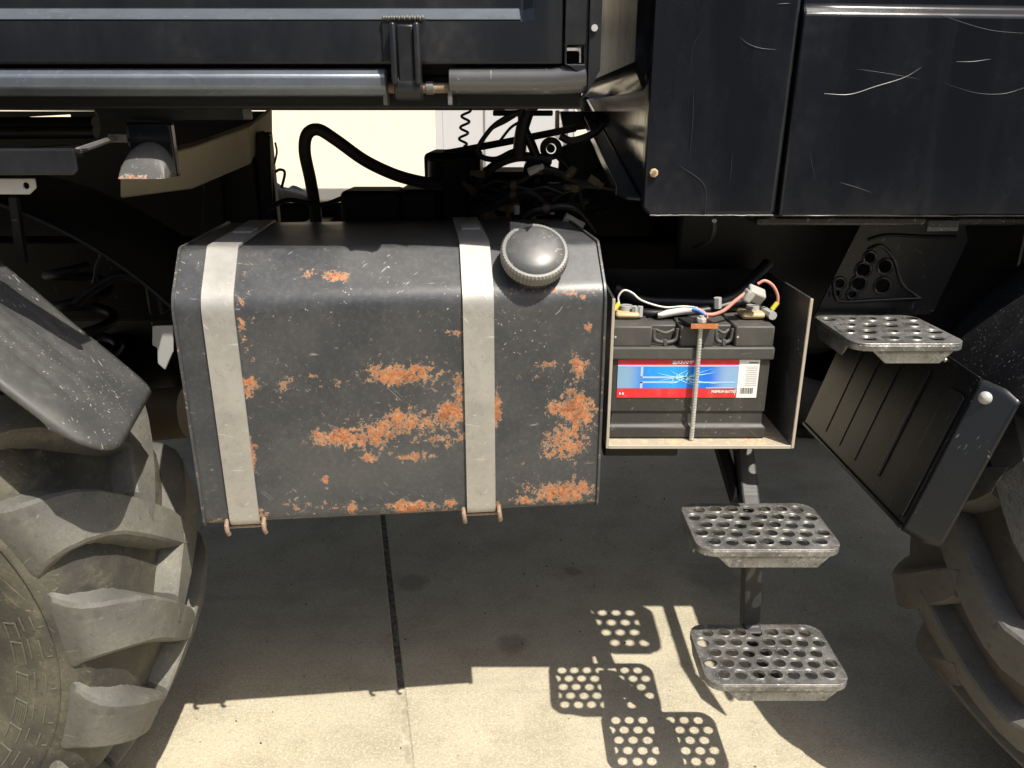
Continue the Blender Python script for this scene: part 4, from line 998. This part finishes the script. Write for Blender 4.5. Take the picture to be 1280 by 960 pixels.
# bracket plate, stub post, gusset, rails at the left
bz0, bz1 = at(200, 152, 1.21).z, 1.2575
MB().prism([at(122, 150, 1.215), at(304, 150, 1.215), at(300, 126, 1.215), at(110, 126, 1.215)], (0, .05, 0)).build('bed_bracket', 'bed_black', bed, 0, .003)
px0, px1 = at(161, 190, 1.195).x, at(217, 190, 1.195).x
MB().box((px0, 1.195, at(190, 221, 1.195).z), (px1, 1.213, bz0 - .001)).build('stub_post', 'cab_black', bed, 30, .004)
g0 = at(190, 221, 1.19); gw = (px1 - px0); gp = []
for k in range(17):
    a = math.pi * k / 16; f = math.cos(a); rr = math.sin(a) ** .8
    gp.append(Vector(((px0 + px1) / 2 + f * gw / 2, 1.150 + .043 * rr, g0.z + .050 * rr)))
vs = gp + [Vector((p.x, 1.2345, p.z - .001)) for p in gp]; n = 17
grid = []; gf = []
for i in range(17):
    for j in range(9):
        t = j / 8; b0 = gp[i]; base = Vector((b0.x, 1.150, g0.z)); q = base.lerp(b0, t); q = q + Vector((0, -.006, .004)) * math.sin(math.pi * t) * math.sin(math.pi * i / 16)
        grid.append(q)
for i in range(16):
    for j in range(8): gf.append((i * 9 + j, i * 9 + j + 1, (i + 1) * 9 + j + 1, (i + 1) * 9 + j))
kb = len(grid)
grid += [Vector((p.x, 1.1945, max(p.z, g0.z))) for p in gp]
gf += [(i * 9 + 8, (i + 1) * 9 + 8, kb + i + 1, kb + i) for i in range(16)]
gf += [tuple([i * 9 for i in range(17)] + [kb + 16, kb + 0])]
MB().add(grid, gf).build('stub_gusset', 'gusset_worn', bed, 40, attr={'rust': lambda p: max(0, 1 - (p.z - g0.z) / .012) * .8 * (1 if p.x < (px0 + px1) / 2 + .01 else .5)})
RY = .968
ra, rb = at(-60, 187, RY), at(97, 219, RY)
rl = MB().prism([(ra.x - 1.0, RY, ra.z), (rb.x, RY, ra.z), (rb.x, RY, rb.z + .006), (rb.x - .006, RY, rb.z), (ra.x - 1.0, RY, rb.z)], (0, .005, 0)).build('side_rail', 'bed_black', truck, 0, .0015)
MB().box((ra.x - 1.0, RY + .0055, ra.z - .004), (rb.x - .002, RY + .04, ra.z)).build('rail_flange', 'bed_black', rl, 0, .001)
MB().tube([(rb.x - .005, RY + .02, ra.z - .002), at(150, 170, 1.24)], .004, 6).build('rail_stay', 'tube_worn', rl, 0)
MB().box((px0 - .03, 1.20, at(150, 172, 1.24).z - .006), (px0 - .002, 1.21, at(150, 172, 1.24).z + .006)).build('rail_stay', 'tube_worn', rl, 0, .001)
ta = at(32, 232, RY + .012); tr_ = .0042
tb0, tb1 = at(42, 223, RY + .012), at(42, 243, RY + .012)
MB().prism([(ra.x - .3, RY + .012, tb0.z), (tb0.x, RY + .012, tb0.z), (tb0.x, RY + .012, tb1.z + .008), (tb0.x - .010, RY + .012, tb1.z), (ra.x - .3, RY + .012, tb1.z)], (0, .004, 0), [[(ta.x + tr_ * math.cos(a), RY + .012, ta.z + tr_ * math.sin(a)) for a in [2 * math.pi * j / 14 for j in range(14)]]]).build('rail_tab', 'zinc', rl, 0, .001)
MB().box((ra.x - .9, RY + .045, rb.z - .02), (ra.x - .85, RY + .3, ra.z - .005)).build('rail_stay', 'frame_black', rl, 0)
MB().box((ra.x - .05, RY + .045, rb.z + .005), (ra.x - .02, 1.30, ra.z - .006)).build('rail_stay', 'frame_black', rl, 0)
MB().prism([at(10, 246, 1.30), at(20, 246, 1.30), at(32, 330, 1.30), at(20, 330, 1.30)], (0, .01, 0)).build('fender_stay', 'frame_black', truck, 0, .002)
# weathered beam that carries the bed
nl = [at(150, 248, 1.50), at(150, 214, 1.50)]; 
fpoly = [at(150, 248, 1.46), at(240, 238, 1.58), at(316, 206, 1.75), at(336, 172, 1.95), at(338, 136, 1.98), at(300, 143, 1.80), at(216, 176, 1.56), at(150, 205, 1.46)]
mb = MB()
lo4 = [at(150, 248, 1.46), at(240, 236, 1.56), at(312, 205, 1.70), at(337, 168, 1.86)]
hi4 = [at(150, 206, 1.46), at(240, 184, 1.56), at(312, 158, 1.70), at(337, 137, 1.86)]
vs = []
for l, h in zip(lo4, hi4): vs += [l, h, h + Vector((-.02, .09, .01)), l + Vector((-.02, .09, 0))]
fs = [(i * 4 + j, i * 4 + (j + 1) % 4, i * 4 + 4 + (j + 1) % 4, i * 4 + 4 + j) for i in range(3) for j in range(4)] + [(0, 1, 2, 3), (15, 14, 13, 12)]
MB().add(vs, fs).build('support_beam', 'beam_beige', truck, 30, .004)

# hoses, lines and machinery behind the tank --------------------------------
wire('hose', 'hose_brown', [at(396, 300, 1.66), at(394, 262, 1.66), at(388, 225, 1.66), at(381, 190, 1.66), at(384, 168, 1.66), at(398, 162, 1.66), at(420, 175, 1.66), at(455, 200, 1.66), at(490, 217, 1.66), at(520, 226, 1.66), at(555, 232, 1.66)], .0125, truck, 14)
bx('bracket_plate', 'engine_black', at(320, 300, 1.75) + Vector((0, 0, -.1)), at(341, 165, 1.78), truck, .004)
MB().prism([at(318, 300, 1.74), at(320, 170, 1.74), at(326, 163, 1.74), at(337, 172, 1.74), at(342, 300, 1.74)], (0, .02, 0)).build('bracket_plate', 'engine_black', truck, 0, .003)
MB().prism([at(250, 300, 1.70), at(256, 222, 1.70), at(266, 208, 1.70), at(276, 222, 1.70), at(282, 300, 1.70)], (0, .03, 0)).build('bracket_plate', 'engine_black', truck, 0, .004)
MB().prism([at(282, 300, 1.72), at(250, 228, 1.72), at(316, 196, 1.72), at(326, 300, 1.72)], (0, .03, 0)).build('bracket_plate', 'engine_black', truck, 0, .004)
wire('wire_end', 'rubber_black', [at(344, 215, 1.7), at(350, 212, 1.7), at(356, 216, 1.7), at(352, 235, 1.7)], .003, truck)
wire('wire_end', 'rubber_black', [at(343, 205, 1.7), at(346, 190, 1.7), at(344, 178, 1.7)], .0022, truck)
wire('brake_line', 'rubber_black', [at(335, 262, 1.6), at(360, 250, 1.62), at(400, 256, 1.62), at(430, 247, 1.62)], .005, truck)
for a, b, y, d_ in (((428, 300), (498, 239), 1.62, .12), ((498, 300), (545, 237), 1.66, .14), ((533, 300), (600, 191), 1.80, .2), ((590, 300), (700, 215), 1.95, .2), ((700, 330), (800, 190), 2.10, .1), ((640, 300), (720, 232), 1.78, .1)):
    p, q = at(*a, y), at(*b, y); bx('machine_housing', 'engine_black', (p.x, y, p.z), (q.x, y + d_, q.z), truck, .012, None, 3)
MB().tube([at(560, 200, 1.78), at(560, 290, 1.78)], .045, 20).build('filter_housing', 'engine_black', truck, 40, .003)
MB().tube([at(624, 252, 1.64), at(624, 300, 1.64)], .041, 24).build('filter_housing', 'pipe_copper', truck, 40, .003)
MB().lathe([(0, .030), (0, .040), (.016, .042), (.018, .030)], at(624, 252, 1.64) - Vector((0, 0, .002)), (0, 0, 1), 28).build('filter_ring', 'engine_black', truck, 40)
for (px, py, y, r, r2) in ((689, 186, 1.75, .024, .013), (672, 215, 1.85, .034, .014)):
    c_ = at(px, py, y)
    MB().lathe([(0, r2), (0, r), (.03, r), (.03, r2), (.005, r2 - .002)], c_, (0, 1, 0), 26).build('pipe_flange', 'engine_black', truck, 40, .002)
    MB().lathe([(.0, .0), (.0, r2 * .7), (.03, r2 * .7)], c_ + Vector((0, .012, 0)), (0, 1, 0), 18).build('pipe_flange', 'engine_black', truck, 40)
# coiled line hanging from the bed
cp0, cp1 = at(583, 138, 2.3), at(578, 183, 2.3)
pts = []
for i in range(80):
    t = i / 79; a = t * 2 * math.pi * 3.2; pts.append(cp0.lerp(cp1, t) + Vector((math.cos(a) * .012, math.sin(a) * .012, 0)))
MB().tube(pts, .0038, 7).build('coiled_line', 'rubber_black', truck, 60)
bx('lever_arm', 'engine_black', at(560, 196, 1.9), at(562, 186, 1.92), truck, .002)
MB().tube([at(556, 192, 1.85), at(630, 178, 1.85), at(720, 160, 1.85)], .011, 4, ang=math.pi / 4).build('lever_arm', 'engine_black', truck, 0, .002)
for pts_, r in (([(597, 185), (605, 172), (620, 155), (645, 141), (655, 140)], .005), ([(598, 188), (606, 170), (616, 160), (632, 152), (648, 142)], .0035), ([(625, 176), (638, 160), (650, 152)], .003), ([(597, 186), (602, 196), (620, 199), (640, 190), (655, 188)], .006),
                ([(590, 245), (600, 225), (620, 206), (650, 196), (690, 200)], .010), ([(696, 196), (712, 212), (722, 235), (735, 285), (742, 300)], .0045), ([(715, 220), (716, 240), (708, 255), (695, 262)], .004), ([(690, 250), (705, 240), (725, 234), (742, 232), (770, 236)], .006),
                ([(652, 138), (655, 160), (664, 180), (672, 200)], .010), ([(660, 138), (652, 165), (648, 200)], .014), ([(700, 170), (715, 176), (740, 168), (755, 155)], .008)):
    wire('cable', 'rubber_black', [at(a, b, 1.72) for a, b in pts_], r, truck)
bx('mount_bracket', 'engine_black', at(616, 145, 1.95), at(690, 138, 2.0), truck, .003)
bx('mount_post', 'beam_beige', at(694, 168, 1.9), at(699, 138, 1.92), truck, .002)
MB().prism([at(745, 160, 2.0), at(705, 165, 2.0), at(700, 139, 2.0), at(765, 139, 2.0)], (0, .03, 0)).build('mount_bracket', 'engine_black', truck, 0, .003)
MB().prism([at(735, 168, 2.0), at(700, 185, 2.0), at(690, 330, 2.0), at(830, 330, 2.0), at(830, 200, 2.0), at(760, 160, 2.0)], (0, .03, 0), [[at(743, 214, 2.0), at(752, 203, 2.0), at(753, 210, 2.0), at(746, 217, 2.0)], [at(737, 237, 2.0), at(742, 237, 2.0), at(742, 242, 2.0), at(737, 242, 2.0)]]).build('bulkhead', 'engine_black', truck, 0, .002)
for px in (646, 690):
    c_ = at(px, 263, 1.55); MB().tube([c_ - Vector((0, 0, .008)), c_ + Vector((0, 0, .010))], .006, 8).build('hose_clip', 'zinc', truck, 40, .001)
MB().tube([at(705, 272, 1.52), at(728, 285, 1.52)], .011, 10).build('connector_plug', 'fuse_grey', truck, 40, .001)
wire('cable', 'rubber_black', [at(640, 270, 1.58), at(670, 262, 1.6), at(700, 268, 1.56), at(740, 300, 1.5)], .007, truck)
wire('brake_line', 'frame_black', [at(95, 380, 1.5), at(120, 360, 1.5), at(150, 345, 1.5), at(175, 350, 1.5)], .009, truck)
wire('brake_line', 'rubber_black', [at(118, 355, 1.52), at(125, 325, 1.52), at(150, 310, 1.52), at(200, 300, 1.55)], .005, truck)
bx('spring_mount', 'engine_black', at(185, 395, 1.6) , at(216, 300, 1.7), truck, .008)

# inner wheel housing that closes the view behind the rear wheel, with the one gap the wall shows through
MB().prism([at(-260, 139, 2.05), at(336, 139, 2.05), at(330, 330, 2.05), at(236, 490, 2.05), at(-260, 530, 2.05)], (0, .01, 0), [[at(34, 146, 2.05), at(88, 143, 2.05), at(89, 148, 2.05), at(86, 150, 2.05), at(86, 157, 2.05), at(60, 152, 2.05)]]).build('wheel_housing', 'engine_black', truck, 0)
for py, y, r in ((166, 1.5, .012), (158, 1.62, .018)):
    MB().tube([at(-40, py, y), at(120, py - 1, y)], r, 10).build('support_rod', 'frame_black', truck, 50)

# loose grit on the concrete
_r = random.Random(3); mb = MB()
for k in range(420):
    x, y = _r.uniform(-1.3, 1.2), _r.uniform(1.15, 3.2); r = _r.choice((.0012, .0015, .002, .0028)) * _r.uniform(.7, 1.3)
    h = [Vector((x + r * math.cos(a) * _r.uniform(.7, 1.3), y + r * math.sin(a) * _r.uniform(.7, 1.3), -.0005)) for a in (0, 1.25, 2.5, 3.8, 5)]
    t = [Vector((x + (p.x - x) * .6, y + (p.y - y) * .6, r * .8)) for p in h]
    mb.add(h + t, [(4, 3, 2, 1, 0), (5, 6, 7, 8, 9)] + [(i, (i + 1) % 5, 5 + (i + 1) % 5, 5 + i) for i in range(5)])
g = G('grit'); g.out(g.mix(g.step(g.noise(30, 2), .45, .55), (.05, .045, .04), (.30, .27, .21)), .9, 0, .2)
tag(mb.build('grit', 'grit', None, 0), 'loose dark and pale grit scattered on the concrete under the truck', 'grit', None, 'stuff')

# unseen dark clad building added behind the viewer to darken cab reflections and block sky
added_shed = empty('added_shed', (0, -9, 0), 'unseen dark blue clad building, added to darken the reflections in the cab paint', 'added_shed')
paint('clad_blue', (.030, .036, .048), .55, .3, (.08, .08, .08), 0, 0, 31.2, .3)
x = -15.0
while x < 15:
    MB().prism([(x, -9, 0), (x + .18, -9, 0), (x + .21, -8.96, 0), (x + .46, -8.96, 0), (x + .49, -9, 0), (x + .49, -9.05, 0), (x, -9.05, 0)], (0, 0, 6.2)).build('clad_sheet', 'clad_blue', added_shed, 0)
    x += .5
MB().box((-15, -15, 0), (15, -9.06, 6.2)).build('wall', 'clad_blue', added_shed, 0)
MB().box((-15.4, -15.4, 6.202), (15.4, -8.6, 6.4)).build('roof', 'plinth_grey', added_shed, 0)
sd = MB().box((-2.5, -8.955, .0), (2.2, -8.90, 3.6)).build('door', 'grey_door', added_shed, 0, .01)
for k in range(1, 6): MB().box((-2.5, -8.898, .6 * k - .01), (2.2, -8.89, .6 * k + .01)).build('door_seam', 'plinth_grey', sd, 0)

# more lines and fittings crowding the space behind the filler cap
_r = random.Random(11)
for k in range(11):
    y = _r.uniform(1.55, 1.95); xa_, ya_ = _r.uniform(590, 650), _r.uniform(215, 290); xb_, yb_ = _r.uniform(700, 775), _r.uniform(205, 290); sag = _r.uniform(-34, 26)
    pts_ = [(xa_ + (xb_ - xa_) * f, max(185, ya_ + (yb_ - ya_) * f + sag * math.sin(math.pi * f) + 5 * math.sin(f * 9 + k))) for f in (0, .2, .4, .6, .8, 1)]
    wire('cable', _r.choice(('rubber_black', 'frame_black', 'hose_brown')), [at(a, b, y) for a, b in pts_], _r.choice((.003, .004, .006, .009)), truck, 8, 6)
    c_ = at(*pts_[2], y); MB().lathe([(-.006, .0), (-.006, .011), (.006, .011), (.006, 0)], c_, (1, 0, .1), 12).build('hose_clamp', 'cast_brown', truck, 40)
for k in range(12):
    c_ = at(_r.uniform(590, 760), _r.uniform(205, 300), _r.uniform(1.5, 1.7)); d_ = Vector((_r.uniform(-1, 1), _r.uniform(-.6, .2), _r.uniform(-1, 1))).normalized()
    MB().tube([c_, c_ + d_ * .018, c_ + d_ * .0181, c_ + d_ * .03], [.008, .008, .0055, .0055], 6).build('hose_fitting', _r.choice(('frame_black', 'cast_brown', 'zinc', 'frame_black')), truck, 30)
